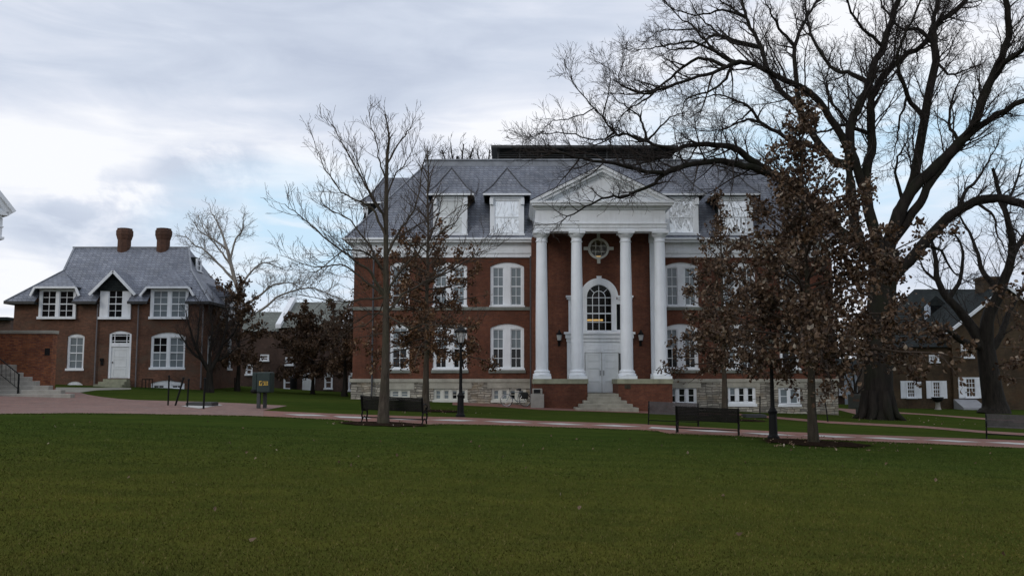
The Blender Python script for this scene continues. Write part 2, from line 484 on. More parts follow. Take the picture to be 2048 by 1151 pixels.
leafmat('grass_blade', [(0, (.060, .070, .016)), (.5, (.078, .086, .021)), (.9, (.100, .102, .030)), (1, (.14, .125, .055))])
M['grass_blade'].node_tree.nodes['Principled BSDF'].inputs['Specular IOR Level'].default_value = 0

# blades share the lawn's change from lighter yellow to darker green
t = M['grass_blade'].node_tree; b = t.nodes['Principled BSDF']; c0 = b.inputs['Base Color'].links[0].from_socket
v = ocoord(t); sp = nd(t, 'ShaderNodeSeparateXYZ'); t.links.new(v, sp.inputs[0])
yy = mth(t, 'ADD', sp.outputs[1], mth(t, 'MULTIPLY', mth(t, 'SUBTRACT', noise(t, v, .16, 5, .6, .3), .5), 22.0))
c0 = mixc(t, 1.0, c0, ramp(t, mth(t, 'DIVIDE', yy, 40.0, clamp=True), TURF), 'MULTIPLY')
c0 = mixc(t, 1.0, c0, ramp(t, noise(t, v, 1.3, 6, .65, .4), [(.3, (.80, .86, .86)), (.7, (1.20, 1.13, 1.05))]), 'MULTIPLY')
t.links.new(c0, b.inputs['Base Color'])
# ------------------------------------------------------------------ ground, paths
def axis(a, lo, hi, step, far, n=10):
    core = np.arange(lo, hi + step / 2, step)
    g = np.geomspace(step * 2, far, n)
    return np.concatenate([(lo - g)[::-1], core, hi + g])


gx = axis(0, -64, 64, 1.0, 3000); gy = axis(0, -20, 100, 1.0, 3000)
GV = [(x, y, gz(x, y)) for y in gy for x in gx]
nx = len(gx)
GF = [(j * nx + i, j * nx + i + 1, (j + 1) * nx + i + 1, (j + 1) * nx + i) for j in range(len(gy) - 1) for i in range(nx - 1)]
g = npmesh('ground', GV, GF, M['lawn']); tag(g, 'broad green lawn sloping gently down to the right', kind='structure')


def interp(pl, x):
    return float(np.interp(x, [p[0] for p in pl], [p[1] for p in pl]))


def strip(name, upper, lower, mat, off, n=60, m=8, label=None):
    """sheet lying on the ground between two edges seen in the photograph"""
    x0, x1 = max(upper[0][0], lower[0][0]), min(upper[-1][0], lower[-1][0])
    V = []
    for i in range(n + 1):
        px = x0 + (x1 - x0) * i / n
        a = G(px, interp(upper, px)); c = G(px, interp(lower, px))
        for j in range(m + 1):
            p = a.lerp(c, j / m); V.append((p.x, p.y, gz(p.x, p.y) + off))
    F = [(i * (m + 1) + j, (i + 1) * (m + 1) + j, (i + 1) * (m + 1) + j + 1, i * (m + 1) + j + 1) for i in range(n) for j in range(m)]
    o = npmesh(name, V, F, M[mat]); return tag(o, label, kind='structure')


lawn_edge = [(-260, 824), (0, 828.5), (150, 827), (270, 828.3), (400, 830.5), (500, 832.3), (560, 834.7), (680, 840.4), (722, 845), (800, 846), (862, 850), (874, 848.6), (1000, 851), (1080, 853.6),
             (1180, 857), (1310, 861.6), (1338, 868), (1480, 873), (1560, 878), (1660, 880.5), (1850, 888), (2048, 897), (2300, 909)]
up_main = [(527, 820.5), (560, 822.5), (680, 827.5), (760, 830), (860, 833), (920, 834), (1080, 841.4), (1280, 847.5), (1480, 858.5), (1560, 863), (1660, 866.7), (1850, 873.5), (2048, 880.5), (2300, 890)]
strip('brick_path', up_main, lawn_edge, 'path_brick', .012, 90, 8, 'red brick path with pale concrete diamonds crossing the green')
plaza_up = [(-260, 783), (0, 784), (110, 776), (125, 775.5), (158, 784), (175, 789), (200, 793), (235, 797), (270, 799.6), (330, 801.2), (400, 803), (480, 806), (526.9, 808.6)]
strip('brick_plaza', plaza_up, lawn_edge, 'paver', .012, 70, 10, 'wide red brick paving in front of the stone steps')
strip('door_path', [(112, 774.5), (262, 775.5)], [(112, 784), (160, 784.5), (195, 780), (262, 778.5)], 'step_stone', .016, 24, 3, 'grey pavement running to the front steps of the brick house')
strip('brick_spur', [(527, 808.6), (573, 811)], [(527, 820.4), (573, 811.4)], 'paver', .012, 10, 4, 'brick spur tapering behind the sign')
strip('entrance_path', [(905, 804), (1000, 806.5), (1066, 811), (1150, 814), (1345, 822), (1400, 824), (1481, 827)], [(905, 809.5), (1000, 813.5), (1080, 819), (1290, 826), (1345, 829), (1400, 829.5), (1481, 830.5)], 'path_brick', .012, 40, 4, 'red brick paving along the front of the hall')
strip('side_path', [(1481, 827), (1660, 842.3), (1850, 851.7), (1970, 861.5), (2048, 866), (2250, 877)], [(1481, 831), (1660, 846.5), (1850, 856), (1970, 866), (2048, 870.7), (2250, 882)], 'path_brick', .016, 40, 3, 'narrow brick path crossing the lawn towards the right')
strip('far_path', [(1676, 816), (1727, 819), (1850, 827.3), (2048, 841)], [(1676, 819), (1727, 832), (1728, 823), (1850, 829.3), (2048, 845)], 'path_brick', .014, 40, 3, 'thin far path below the brick house with white shutters')
# concrete diamonds let into the path
ctr = [(px, (interp(up_main, px) * .55 + interp(lawn_edge, px) * .45)) for px in range(590, 2300, 6)]
cpts = [G(*p) for p in ctr]
V = []; F = []
acc = 0; nxt = .4; centers = []
for a, c in zip(cpts[:-1], cpts[1:]):
    acc += (c - a).length
    if acc > nxt: centers.append((c, (c - a).normalized())); nxt += 2.0
for c, d in centers:
    n = Vector((-d.y, d.x, 0)).normalized(); hw = .62 if c.x > -8 else .5
    for k, q in enumerate((d * -.95, n * -hw, d * .95, n * hw)):
        p = c + q; V.append((p.x, p.y, gz(p.x, p.y) + .022))
    b0 = len(V) - 4; F.append((b0, b0 + 1, b0 + 2, b0 + 3))
tag(npmesh('path_diamonds', V, F, M['pale_concrete'], smooth=False), 'pale grey concrete diamonds set in the red brick path', kind='structure')


def disc(name, c, rx, ry, mat, off, label, seed=1, hump=.04):
    rg = random.Random(seed); V = [(c.x, c.y, gz(c.x, c.y) + off + hump)]; n = 64; F = []
    for k in range(n):
        a = 2 * math.pi * k / n; j = 1 + rg.uniform(-.16, .16)
        for q, hh in ((.6, hump * .7), (1.0, 0.0)):
            x, y = c.x + rx * j * q * math.cos(a), c.y + ry * j * q * math.sin(a)
            V.append((x, y, gz(x, y) + off + hh + rg.uniform(0, .02)))
    for k in range(n):
        k2 = (k + 1) % n
        F += [(0, 1 + 2 * k, 1 + 2 * k2, 1 + 2 * k2), (1 + 2 * k, 2 + 2 * k, 2 + 2 * k2, 1 + 2 * k2)]
    mb = MB(); mb.v = V; mb.f = [f if f[2] != f[3] else f[:3] for f in F]
    return tag(obj(name, mb, M[mat]), label, kind='structure')


T1B, T2B, T3B, T4B, T5B = G(766, 848), G(852, 821), G(1628, 886), G(1450, 836), G(1757, 838)
disc('mulch_bed', T1B, 1.35, 1.3, 'mulch', .012, 'dark mulch ring round the bare young tree', 1)
disc('mulch_bed', T3B, 1.5, 1.6, 'mulch', .012, 'dark mulch ring round the young oak by the path', 2)
disc('mulch_bed', T2B + Vector((.6, -.2, 0)), 1.2, .9, 'mulch', .012, 'mulch ring round the oak beside the hall windows', 3)
disc('mulch_bed', T4B + Vector((.5, -1.8, 0)), .9, .8, 'mulch', .012, 'small mulch patch behind the black bench', 4)


# ------------------------------------------------------------------ walls and windows
def wall_grid(mb, x0, x1, z0, z1, y, ops, depth=.2, side=None):
    """wall face at y from x0..x1, z0..z1 with rectangular openings and their reveals. side=(x,sign): wall in the y-z plane instead"""
    xs = sorted({x0, x1, *[o[0] for o in ops], *[o[1] for o in ops]}); zs = sorted({z0, z1, *[o[2] for o in ops], *[o[3] for o in ops]})
    def P(x, z, d=0):
        return (x, y + d, z) if side is None else (side[0] - side[1] * d, x, z)
    for i in range(len(xs) - 1):
        for j in range(len(zs) - 1):
            mx, mz = (xs[i] + xs[i + 1]) / 2, (zs[j] + zs[j + 1]) / 2
            if any(o[0] < mx < o[1] and o[2] < mz < o[3] for o in ops): continue
            mb.poly([P(xs[i], zs[j]), P(xs[i + 1], zs[j]), P(xs[i + 1], zs[j + 1]), P(xs[i], zs[j + 1])])
    for a, c, e, f in [o[:4] for o in ops]:
        mb.poly([P(a, e), P(a, e, depth), P(a, f, depth), P(a, f)]); mb.poly([P(c, e), P(c, f), P(c, f, depth), P(c, e, depth)])
        mb.poly([P(a, f), P(a, f, depth), P(c, f, depth), P(c, f)]); mb.poly([P(a, e), P(c, e), P(c, e, depth), P(a, e, depth)])


def arc_pts(x0, x1, zs, rise, n=12):
    """segmental arc from (x1,zs) over to (x0,zs)"""
    h = (x1 - x0) / 2; r = (h * h + rise * rise) / (2 * rise); cz = zs + rise - r; cx = (x0 + x1) / 2
    a0 = math.asin(min(1, h / r))
    return [(cx + r * math.sin(a), cz + r * math.cos(a)) for a in [a0 - 2 * a0 * k / n for k in range(n + 1)]]


def spandrels(mb, x0, x1, z1, rise, y):
    """wall filling the two corners above a segmental arch inside a rectangular opening"""
    if not rise: return
    pts = arc_pts(x0, x1, z1 - rise, rise)
    h = len(pts) // 2
    for a, c in zip(pts[:h], pts[1:h + 1]): mb.poly([(x1, y, z1), (a[0], y, a[1]), (c[0], y, c[1])])
    for a, c in zip(pts[h:-1], pts[h + 1:]): mb.poly([(x0, y, z1), (a[0], y, a[1]), (c[0], y, c[1])])
    for a, c in zip(pts[:-1], pts[1:]): mb.poly([(a[0], y, a[1]), (a[0], y + .15, a[1]), (c[0], y + .15, c[1]), (c[0], y, c[1])])


def window(root, x0, x1, z0, z1, y, n=2, rise=0.0, cols=2, rows=4, mull=.36, cas=.13, head=0.0, blind=None, paint='white_paint', glass='glass_dark',
           sillh=.12, name='window', label=None, xf=None, double=True, bm='blind', mun=.034, foot=0.0):
    """frame (part) with pane, blind (sub-parts); y is the front of the wall"""
    f = MB(); glz = []
    yf = y + .05
    sp = z1 - rise; st = sp - head
    f.box(x0, x0 + cas, yf, yf + .12, z0, sp); f.box(x1 - cas, x1, yf, yf + .12, z0, sp)
    if rise: f.prism_y([(x0, sp), (x1, sp)] + arc_pts(x0, x1, sp, rise)[1:-1], yf, yf + .12)
    if rise or head: f.box(x0 + cas, x1 - cas, yf + .002, yf + .12, st, sp)
    else: f.box(x0 + cas, x1 - cas, yf + .002, yf + .12, sp - .09, sp); st = sp - .09
    f.box(x0 + cas, x1 - cas, yf + .002, yf + .12, z0, z0 + .10 + foot)
    if sillh: f.box(x0 - .05, x1 + .05, y - .07, yf - .001, z0 - .02, z0 + sillh - .02)
    ax0, ax1, az0, az1 = x0 + cas, x1 - cas, z0 + .10 + foot, st
    wS = (ax1 - ax0 - (n - 1) * mull) / n
    for k in range(n):
        s0 = ax0 + k * (wS + mull); s1 = s0 + wS
        if k: f.box(s0 - mull, s0, yf + .004, yf + .12, az0, az1)
        q = .05
        f.box(s0, s0 + q, yf + .045, yf + .1, az0, az1); f.box(s1 - q, s1, yf + .045, yf + .1, az0, az1)
        f.box(s0 + q, s1 - q, yf + .046, yf + .1, az0, az0 + q); f.box(s0 + q, s1 - q, yf + .046, yf + .1, az1 - q, az1)
        zm = (az0 + az1) / 2
        if double: f.box(s0 + q, s1 - q, yf + .043, yf + .1, zm - .035, zm + .035)
        for i in range(1, cols):
            xm = s0 + q + (s1 - s0 - 2 * q) * i / cols; f.box(xm - mun / 2, xm + mun / 2, yf + .06, yf + .1, az0 + q, az1 - q)
        for j in range(1, rows):
            zz = az0 + (az1 - az0) * j / rows
            if double and abs(zz - zm) < .05: continue
            f.box(s0 + q, s1 - q, yf + .061, yf + .1, zz - mun / 2, zz + mun / 2)
        bf = blind[k] if isinstance(blind, (list, tuple)) else blind
        if bf is None: bf = 0
        b0, b1 = (bf if isinstance(bf, tuple) else (1 - bf, 1.0))
        zb0, zb1 = az0 + (az1 - az0) * b0, az0 + (az1 - az0) * b1
        yp = yf + .085
        for lo, hi, is_b in ((az0, zb0, 0), (zb0, zb1, 1), (zb1, az1, 0)):
            if hi - lo < .01: continue
            glz.append((is_b, MB().poly([(s0 + .02, yp, lo), (s1 - .02, yp, lo), (s1 - .02, yp, hi), (s0 + .02, yp, hi)])))
    if xf is not None:
        for q in [f] + [g_[1] for g_ in glz]: q.xf(xf)
    fo = obj(name, f, M[paint], root)
    if label: fo['label'] = label
    for is_b, q in glz: obj('blind' if is_b else 'pane', q, M[bm if is_b else glass], fo)
    return fo


# ------------------------------------------------------------------ the main hall
D = 54.0
HX0, HX1 = XX(704.5, 757, D), XX(1672, 757, D)
hall = thing('brick_hall', ((HX0 + HX1) / 2, D, gz(5, D)), 'three storey red brick hall with white columned portico and slate roof', 'building')
zW0, zW1 = ZZ(764, D), ZZ(757, D); zA = ZZ(515, D); zC = ZZ(488, D); zE = ZZ(478, D)
HB = D + 22
wm = MB(); sm = MB()
ops = []; specs = []
for (a, c, n) in ((980.5, 1048, 2), (866, 934, 2), (779.5, 819, 1), (1329, 1396.5, 2), (1443, 1511, 2), (1559, 1599, 1)):
    for (t0, b0, row) in ((524, 613, 2), (647, 738.5, 1)):
        o = (XX(a, (t0 + b0) / 2, D), XX(c, (t0 + b0) / 2, D), ZZ(b0, D), ZZ(t0, D)); ops.append(o); specs.append((o, n, row, a))
wall_grid(wm, HX0, HX1, zW1, zA + .02, D, ops, .18)
for o, n, row, a in specs: spandrels(wm, o[0], o[1], o[3], .26 if n == 2 else .2, D)
wm.poly([(HX0, D, zW1), (HX0, HB, zW1), (HX0, HB, zA), (HX0, D, zA)]); wm.poly([(HX1, D, zW1), (HX1, HB, zW1), (HX1, HB, zA), (HX1, D, zA)])
wm.poly([(HX0, HB, zW1), (HX1, HB, zW1), (HX1, HB, zA), (HX0, HB, zA)])
obj('wall', wm, M['hall_brick'], hall)
DB = D - .06
bops = []
for a, c, t0, b0, n in ((983, 1052, 776, 803.5, 4), (867, 935, 776.5, 803, 4), (779.5, 820, 778, 798.5, 2), (1335, 1394, 775, 812, 3), (1456, 1512, 774, 811.5, 3), (1557, 1601, 774, 812, 2)):
    bops.append((XX(a, (t0 + b0) / 2, DB), XX(c, (t0 + b0) / 2, DB), ZZ(b0, DB), ZZ(t0, DB), n))
wall_grid(sm, HX0 - .06, HX1 + .06, -1.6, zW0, DB, bops, .16)
for sx in (HX0 - .06, HX1 + .06): sm.poly([(sx, DB, -1.6), (sx, HB, -1.6), (sx, HB, zW0), (sx, DB, zW0)])
obj('stone_base', sm, M['ashlar'], hall)
for o in bops: obj('stone_lintel', MB().box(o[0] - .25, o[1] + .25, DB - .03, DB + .1, o[3] + .002, min(zW0 - .003, o[3] + .40)), M['limestone'], hall)
wt = MB().box(HX0 - .14, HX1 + .14, D - .14, HB, zW0, zW1 + .001)
obj('water_table', wt, M['limestone'], hall, bevel=.02)
for bx0, bx1 in ((HX0 - .03, XX(1060, 615, D)), (XX(1334, 615, D), HX1 + .03)): obj('belt_course', MB().box(bx0, bx1, D - .09, D + .02, ZZ(620, D), ZZ(613.5, D)), M['sill_stone'], hall, bevel=.01)
for o, n, row, a in specs:
    if row == 2: bl = [(.0, 1.0)] * 2 if n == 2 else .6
    else: bl = (.5, .5) if n == 2 else .55
    if a in (1443,): bl = (.9, .9)
    window(hall, o[0], o[1], o[2], o[3], D + .03, n, .26 if n == 2 else .2, 2, 4, .42, .15, .06, bl, sillh=.10, bm='blind')
    if row == 1:
        obj('sill', MB().box(o[0] - .1, o[1] + .1, D - .10, D + .07, ZZ(745.5, D), o[2] - .021), M['sill_stone'], hall, bevel=.01)
for o in bops:
    n = 2 if o[4] in (4, 2, 3) else 1
    x0_, x1_ = o[0], o[1]
    if o[4] == 3: window(hall, x0_, x1_, o[2], o[3], DB + .03, 3, 0, 1, 2, .16, .12, .02, (.55, 0, 0) if a != 1557 else .5, sillh=.16, double=False, foot=.12, name='basement_window')
    else: window(hall, x0_, x1_, o[2], o[3], DB + .03, 2 if o[4] == 2 else 4, 0, 1, 2, .12 if o[4] == 2 else .17, .12, .0, (.95, .95, .3, .3)[:o[4]], sillh=.14, double=False, foot=.05, name='basement_window', paint='cream_paint' if x0_ < 0 else 'white_paint')
# entablature: stacked slabs running round the building
en = MB()
for e, (p0, p1) in ((.10, (515, 507)), (.16, (507, 499)), (.12, (499, 489)), (.22, (489, 486.5)), (.50, (486.5, 482)), (.62, (482, 478))):
    en.box(HX0 - e, HX1 + e, D - e, HB + e, ZZ(p0, D), ZZ(p1, D) - .002)
obj('entablature', en, M['white_paint'], hall, bevel=.015)
# slate mansard
YT = D + 3.9
ptl, ptr = at(851, 330, YT), at(1519, 330, YT)
zT = ptl.z; ez = zE + .005
ex0, ex1, ey0, ey1 = HX0 - .5, HX1 + .5, D - .5, HB + .5
tx0, tx1, ty0, ty1 = ptl.x, ptr.x, YT, HB - 3.9
rf = MB()
cor = [(ex0, ey0, ez), (ex1, ey0, ez), (ex1, ey1, ez), (ex0, ey1, ez)]; top = [(tx0, ty0, zT), (tx1, ty0, zT), (tx1, ty1, zT), (tx0, ty1, zT)]
rf.add(cor + top, [(0, 1, 5, 4), (1, 2, 6, 5), (2, 3, 7, 6), (3, 0, 4, 7), (4, 5, 6, 7)])
roof = obj('roof', rf, M['slate'], hall)
zT2 = ZZ(318.5, YT)
cp = MB().box(tx0 - .06, tx1 + .06, ty0 - .06, ty1 + .06, zT - .12, zT + .02).box(tx0 - .02, tx1 + .02, ty0 - .02, ty1 + .02, zT + .02, zT2 - .1).box(tx0 - .1, tx1 + .1, ty0 - .1, ty1 + .1, zT2 - .1, zT2)
obj('ridge_flashing', cp, M['lead'], roof, bevel=.01)
for a, c in zip(cor, top): obj('hip_flashing', MB().bar(Vector(a) + Vector((0, 0, .03)), Vector(c) + Vector((0, 0, .03)), .12, .06), M['lead'], roof)
# rooftop louvred plant screen
YL = D + 7
lv = MB(); a0, a1 = XX(996, 305, YL), XX(1344, 305, YL); zl0, zl1 = zT2 - .05, ZZ(297, YL)
k = 0; zz = zl0
lv.box(a0 + .1, a1 - .1, YL + .15, YL + 7.85, zl0, zl1)
while zz < zl1 - .05:
    lv.bar((a0, YL + .02, zz + .06), (a1, YL + .02, zz + .06), .16, .03); lv.bar((a0, YL + 7.98, zz + .06), (a1, YL + 7.98, zz + .06), .16, .03); zz += .13
for xx in np.linspace(a0, a1, 9): lv.box(xx - .04, xx + .04, YL - .08, YL + .1, zl0, zl1)
ls = obj('rooftop_louvre', lv, M['dark_metal'], hall)
obj('canopy', MB().box(XX(982, 293, YL - .6), XX(1357, 293, YL - .6), YL - .6, YL + 8.6, ZZ(295.5, YL - .6), ZZ(290, YL - .6)), M['dark_metal'], ls, bevel=.02)
vp = at(905, 300, D + 6)
obj('roof_vent', MB().lathe(vp.x, vp.y, [(.08, zT2 - .05), (.08, zT2 + .35), (.30, zT2 + .36), (.30, zT2 + .46), (.05, zT2 + .55)], 14), M['dark_metal'], hall)


# dormers: built facing -y in their own frame, then moved
def dormer(cx, w, zb, zt, ze, zapex, y0, slope, half_ov=.42, glassy=True, xf=None, blind=None):
    """front at y0; slope(z) gives how far behind y0 the main roof is at height z"""
    x0, x1 = cx - w / 2, cx + w / 2
    X = xf or Matrix.Identity(4)
    bd = MB()   # cheeks, slated
    for xs, s in ((x0, -1), (x1, 1)):
        xi = xs - s * .05
        bd.poly([(xi, y0 + .06, zb), (xi, y0 + .06, ze), (xi, y0 + slope(ze) + .1, ze), (xi, y0 + slope(zb) + .1, zb)])
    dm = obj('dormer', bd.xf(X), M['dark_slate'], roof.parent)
    r = MB(); e = half_ov; yb = y0 + slope(ze) + .05; yf = y0 - .3
    cxm = (x0 - e + x1 + e) / 2; ya = y0 + slope(zapex)
    yk = y0 + .30
    A = [(x0 - e, yf, ze), (x1 + e, yf, ze), (x1 + e, yb, ze), (x0 - e, yb, ze), (cx, ya, zapex), (cx, y0 + 1.0, zapex)]
    # bell-cast kink
    zk = ze + (zapex - ze) * .30
    fx = .64
    B = [(cx - (w / 2 + e) * fx, yk, zk), (cx + (w / 2 + e) * fx, yk, zk), (cx + (w / 2 + e) * fx, y0 + slope(zk), zk), (cx - (w / 2 + e) * fx, y0 + slope(zk), zk)]
    vs = A + B
    r.add(vs, [(0, 1, 7, 6), (6, 7, 5), (1, 2, 8, 7), (7, 8, 4, 5), (3, 0, 6, 9), (9, 6, 5, 4)])
    dro_ = obj('dormer_roof', r.xf(X), M['slate'], dm)
    for i0, i1, i2 in ((0, 6, 5), (1, 7, 5)):
        up_ = Vector((0, 0, .02)); hb_ = MB().tube([Vector(vs[i0]) + up_, Vector(vs[i1]) + up_, Vector(vs[i2]) + up_], .045, 5)
        obj('hip_flashing', hb_.xf(X), M['downspout'], dro_)
    t = MB().box(x0 - e, x1 + e, yf - .02, yf + .06, ze - .11, ze - .001).box(x0 - e, x0 - e + .06, yf + .06, yb, ze - .11, ze - .002).box(x1 + e - .06, x1 + e, yf + .06, yb, ze - .11, ze - .002)
    t.box(x0 - e + .06, x1 + e - .06, yf + .06, y0 + .1, ze - .05, ze - .01)
    t.box(x0 - .02, x0 + .20, y0 - .16, y0 + .02, zt - .38, zt + .02).box(x1 - .20, x1 + .02, y0 - .16, y0 + .02, zt - .38, zt + .02)
    t.box(x0, x1, y0 - .02, y0 + .1, zt, ze - .111)
    obj('cornice', t.xf(X), M['white_paint'], dm, bevel=.01)
    window(dm, x0, x1, zb, zt, y0 - .03, 1, 0, 1, 2, .2, .28, .10, blind, glass='glass_old' if glassy else 'glass_dark', xf=X, name='window', sillh=.10, mun=.05, bm='curtain')
    return dm


sl_ = (YT - ey0) / (zT - ez)
YD = D - .32
slope = lambda z: (ey0 + (z - ez) * sl_) - YD
for px, bl in ((900.5, 1.0), (1014, None), (1363, None), (1472, None)):
    zb, zt_, ze_ = ZZ(470, YD), ZZ(397, YD), ZZ(388.5, YD)
    zap = at(px, 352, YD + slope(14.2)).z
    dormer(XX(px, 430, YD), XX(px + 34, 430, YD) - XX(px - 34, 430, YD), zb, zt_, ze_, zap, YD, slope, blind=bl)
# one dormer on the left flank
Xm = Matrix.Translation((HX0 + .25, D + 3.3, 0)) @ Matrix.Rotation(-math.pi / 2, 4, 'Z')
slx = (tx0 - ex0) / (zT - ez)
dormer(0, 1.95, ZZ(470, YD), ZZ(397, YD), ZZ(388.5, YD), zap, 0.0, lambda z: (ex0 + (z - ez) * slx) - (HX0 + .25), xf=Xm, glassy=False)
# ---- projecting entrance bay and portico
BW = 52.0
bx0, bx1 = XX(1064, 620, BW), XX(1330.5, 620, BW)
zS = ZZ(462.5, 50.0)          # underside of the portico entablature
zP = ZZ(757, 49.3)           # top of plinth blocks
zL = ZZ(785, BW)            # door sill
dx0, dx1 = XX(1134, 700, BW), XX(1263, 700, BW)
bay = MB()
occ = at(1197, 497, BW); ro = (XX(1217.5, 497, BW) - XX(1176.5, 497, BW)) / 2
axc = XX(1198, 600, BW); ar = XX(1223.5, 600, BW) - axc; azs = ZZ(594, BW)
aop = (axc - ar, axc + ar, ZZ(661, BW), azs + ar); oop = (occ.x - ro, occ.x + ro, occ.z - ro, occ.z + ro)
wall_grid(bay, bx0, bx1, -.6, zS, BW, [aop, oop], .3)
bay.poly([(bx0 + .5, BW, zS), (bx1 - .5, BW, zS), (bx1 - .5, BW, zS + .8), (bx0 + .5, BW, zS + .8)])
for xs in (bx0, bx1): bay.poly([(xs, BW, -.6), (xs, D + .3, -.6), (xs, D + .3, zS), (xs, BW, zS)])
# brick fillers that turn the square holes into an arch and a circle
def corner_fill(mb, cx, cz, r, quads, y):
    for qx, qz in quads:
        pts = [(cx + qx * r * math.cos(a), y, cz + qz * r * math.sin(a)) for a in np.linspace(0, math.pi / 2, 10)]
        for p, q in zip(pts[:-1], pts[1:]): mb.poly([(cx + qx * r, y, cz + qz * r), p, q])
        for p, q in zip(pts[:-1], pts[1:]): mb.poly([p, (p[0], y + .3, p[2]), (q[0], y + .3, q[2]), q])
corner_fill(bay, occ.x, occ.z, ro, ((1, 1), (-1, 1), (1, -1), (-1, -1)), BW)
corner_fill(bay, axc, azs, ar, ((1, 1), (-1, 1)), BW)
obj('entrance_bay', bay, M['hall_brick'], hall)


def ring(mb, cx, cz, r0, r1, y0, y1, a0, a1, n=28):
    for k in range(n):
        p, q = a0 + (a1 - a0) * k / n, a0 + (a1 - a0) * (k + 1) / n
        P = [(cx + r * math.cos(a), y, cz + r * math.sin(a)) for y in (y0, y1) for r, a in ((r0, p), (r1, p), (r1, q), (r0, q))]
        mb.add(P, [(0, 1, 2, 3), (7, 6, 5, 4), (1, 5, 6, 2), (0, 3, 7, 4)])


# round window
oc = MB(); ring(oc, occ.x, occ.z, ro * .82, ro * 1.04, BW - .08, BW + .2, 0, 2 * math.pi)
kl = ro * .45
for ux, uz in ((1, 0), (-1, 0), (0, 1), (0, -1)):
    c_ = (occ.x + ux * (ro * 1.04 + kl / 2 - .02), occ.z + uz * (ro * 1.04 + kl / 2 - .02)); hx = kl / 2 if ux else .09; hz = kl / 2 if uz else .09
    oc.box(c_[0] - hx, c_[0] + hx, BW - .10, BW - .003, c_[1] - hz, c_[1] + hz)
for q in (-.33, .33):
    h = ro * math.sqrt(1 - (q * .82) ** 2) * .8
    oc.box(occ.x + q * ro * .82 - .02, occ.x + q * ro * .82 + .02, BW + .05, BW + .1, occ.z - h, occ.z + h)
    oc.box(occ.x - h, occ.x + h, BW + .051, BW + .099, occ.z + q * ro * .82 - .02, occ.z + q * ro * .82 + .02)
ow = obj('round_window', oc, M['cream_paint'], hall)
ng = 28
obj('pane', MB().poly([(occ.x + ro * .9 * math.cos(2 * math.pi * k / ng), BW + .11, occ.z + ro * .9 * math.sin(2 * math.pi * k / ng)) for k in range(ng)]), M['glass_clear'], ow)


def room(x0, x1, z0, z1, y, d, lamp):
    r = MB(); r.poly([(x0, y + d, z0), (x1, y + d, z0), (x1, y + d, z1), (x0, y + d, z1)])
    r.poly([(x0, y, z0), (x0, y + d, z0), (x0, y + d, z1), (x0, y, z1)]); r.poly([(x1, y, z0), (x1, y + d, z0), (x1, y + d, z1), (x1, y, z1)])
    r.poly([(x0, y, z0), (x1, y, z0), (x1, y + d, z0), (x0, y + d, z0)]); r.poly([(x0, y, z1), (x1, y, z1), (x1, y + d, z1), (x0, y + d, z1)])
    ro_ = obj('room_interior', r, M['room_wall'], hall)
    lx0, lx1, lz = lamp
    obj('tube_lamp', MB().box(lx0, lx1, y + .3, y + .36, lz - .045, lz + .045), M['tube_light'], ro_)


room(occ.x - 1, occ.x + 1, occ.z - 1.0, occ.z + 1.0, BW + .32, 1.6, (occ.x - .2, occ.x + .22, ZZ(513, BW + .6)))
room(axc - 1.4, axc + 1.4, aop[2] - .3, aop[3] + .3, BW + .32, 1.6, (XX(1173, 640, BW + .6), XX(1206, 640, BW + .6), ZZ(639.5, BW + .6)))
# arched window over the door
aw = MB(); ra = XX(1236, 600, BW) - axc
ring(aw, axc, azs, ar * .96, ra, BW - .12, BW + .12, 0, math.pi)
aw.prism_y([(axc - .10, azs + ar), (axc + .10, azs + ar), (axc + .15, azs + ra + .12), (axc - .15, azs + ra + .12)], BW - .17, BW - .122)
for s in (-1, 1): aw.box(axc + s * ar * .96, axc + s * (ra - .1), BW - .10, BW + .12, aop[2], azs)
m_ = .036
yy0, yy1 = BW + .06, BW + .12
for q in (-.5, 0, .5):
    top_ = azs + (ar * math.sqrt(1 - q * q) if q == 0 else ar * .0) + (0 if q else 0)
    aw.box(axc + q * ar - m_ / 2, axc + q * ar + m_ / 2, yy0, yy1, aop[2], azs if q else azs + ar)
H_ = azs - aop[2]
for j in range(0, 4): aw.box(axc - ar, axc + ar, yy0 + .001, yy1 - .001, aop[2] + H_ * j / 4 + (0 if j else 0), aop[2] + H_ * j / 4 + (m_ if j != 2 else .07))
aw.box(axc - ar, axc + ar, yy0 + .001, yy1 - .001, azs - m_, azs)
ring(aw, axc, azs, ar * .5 - m_ / 2, ar * .5 + m_ / 2, yy0, yy1, 0, math.pi, 16)
for a in (R(45), R(135), R(22), R(158)):
    if abs(a - R(22)) < .01 or abs(a - R(158)) < .01: continue
    aw.bar((axc + ar * .5 * math.cos(a), yy0 + .03, azs + ar * .5 * math.sin(a)), (axc + ar * math.cos(a), yy0 + .03, azs + ar * math.sin(a)), m_, m_)
awo = obj('arched_window', aw, M['white_paint'], hall)
obj('pane', MB().poly([(axc - ar, BW + .13, aop[2]), (axc + ar, BW + .13, aop[2])] + [(axc + ar * math.cos(a), BW + .13, azs + ar * math.sin(a)) for a in np.linspace(0, math.pi, 20)]), M['glass_clear'], awo)
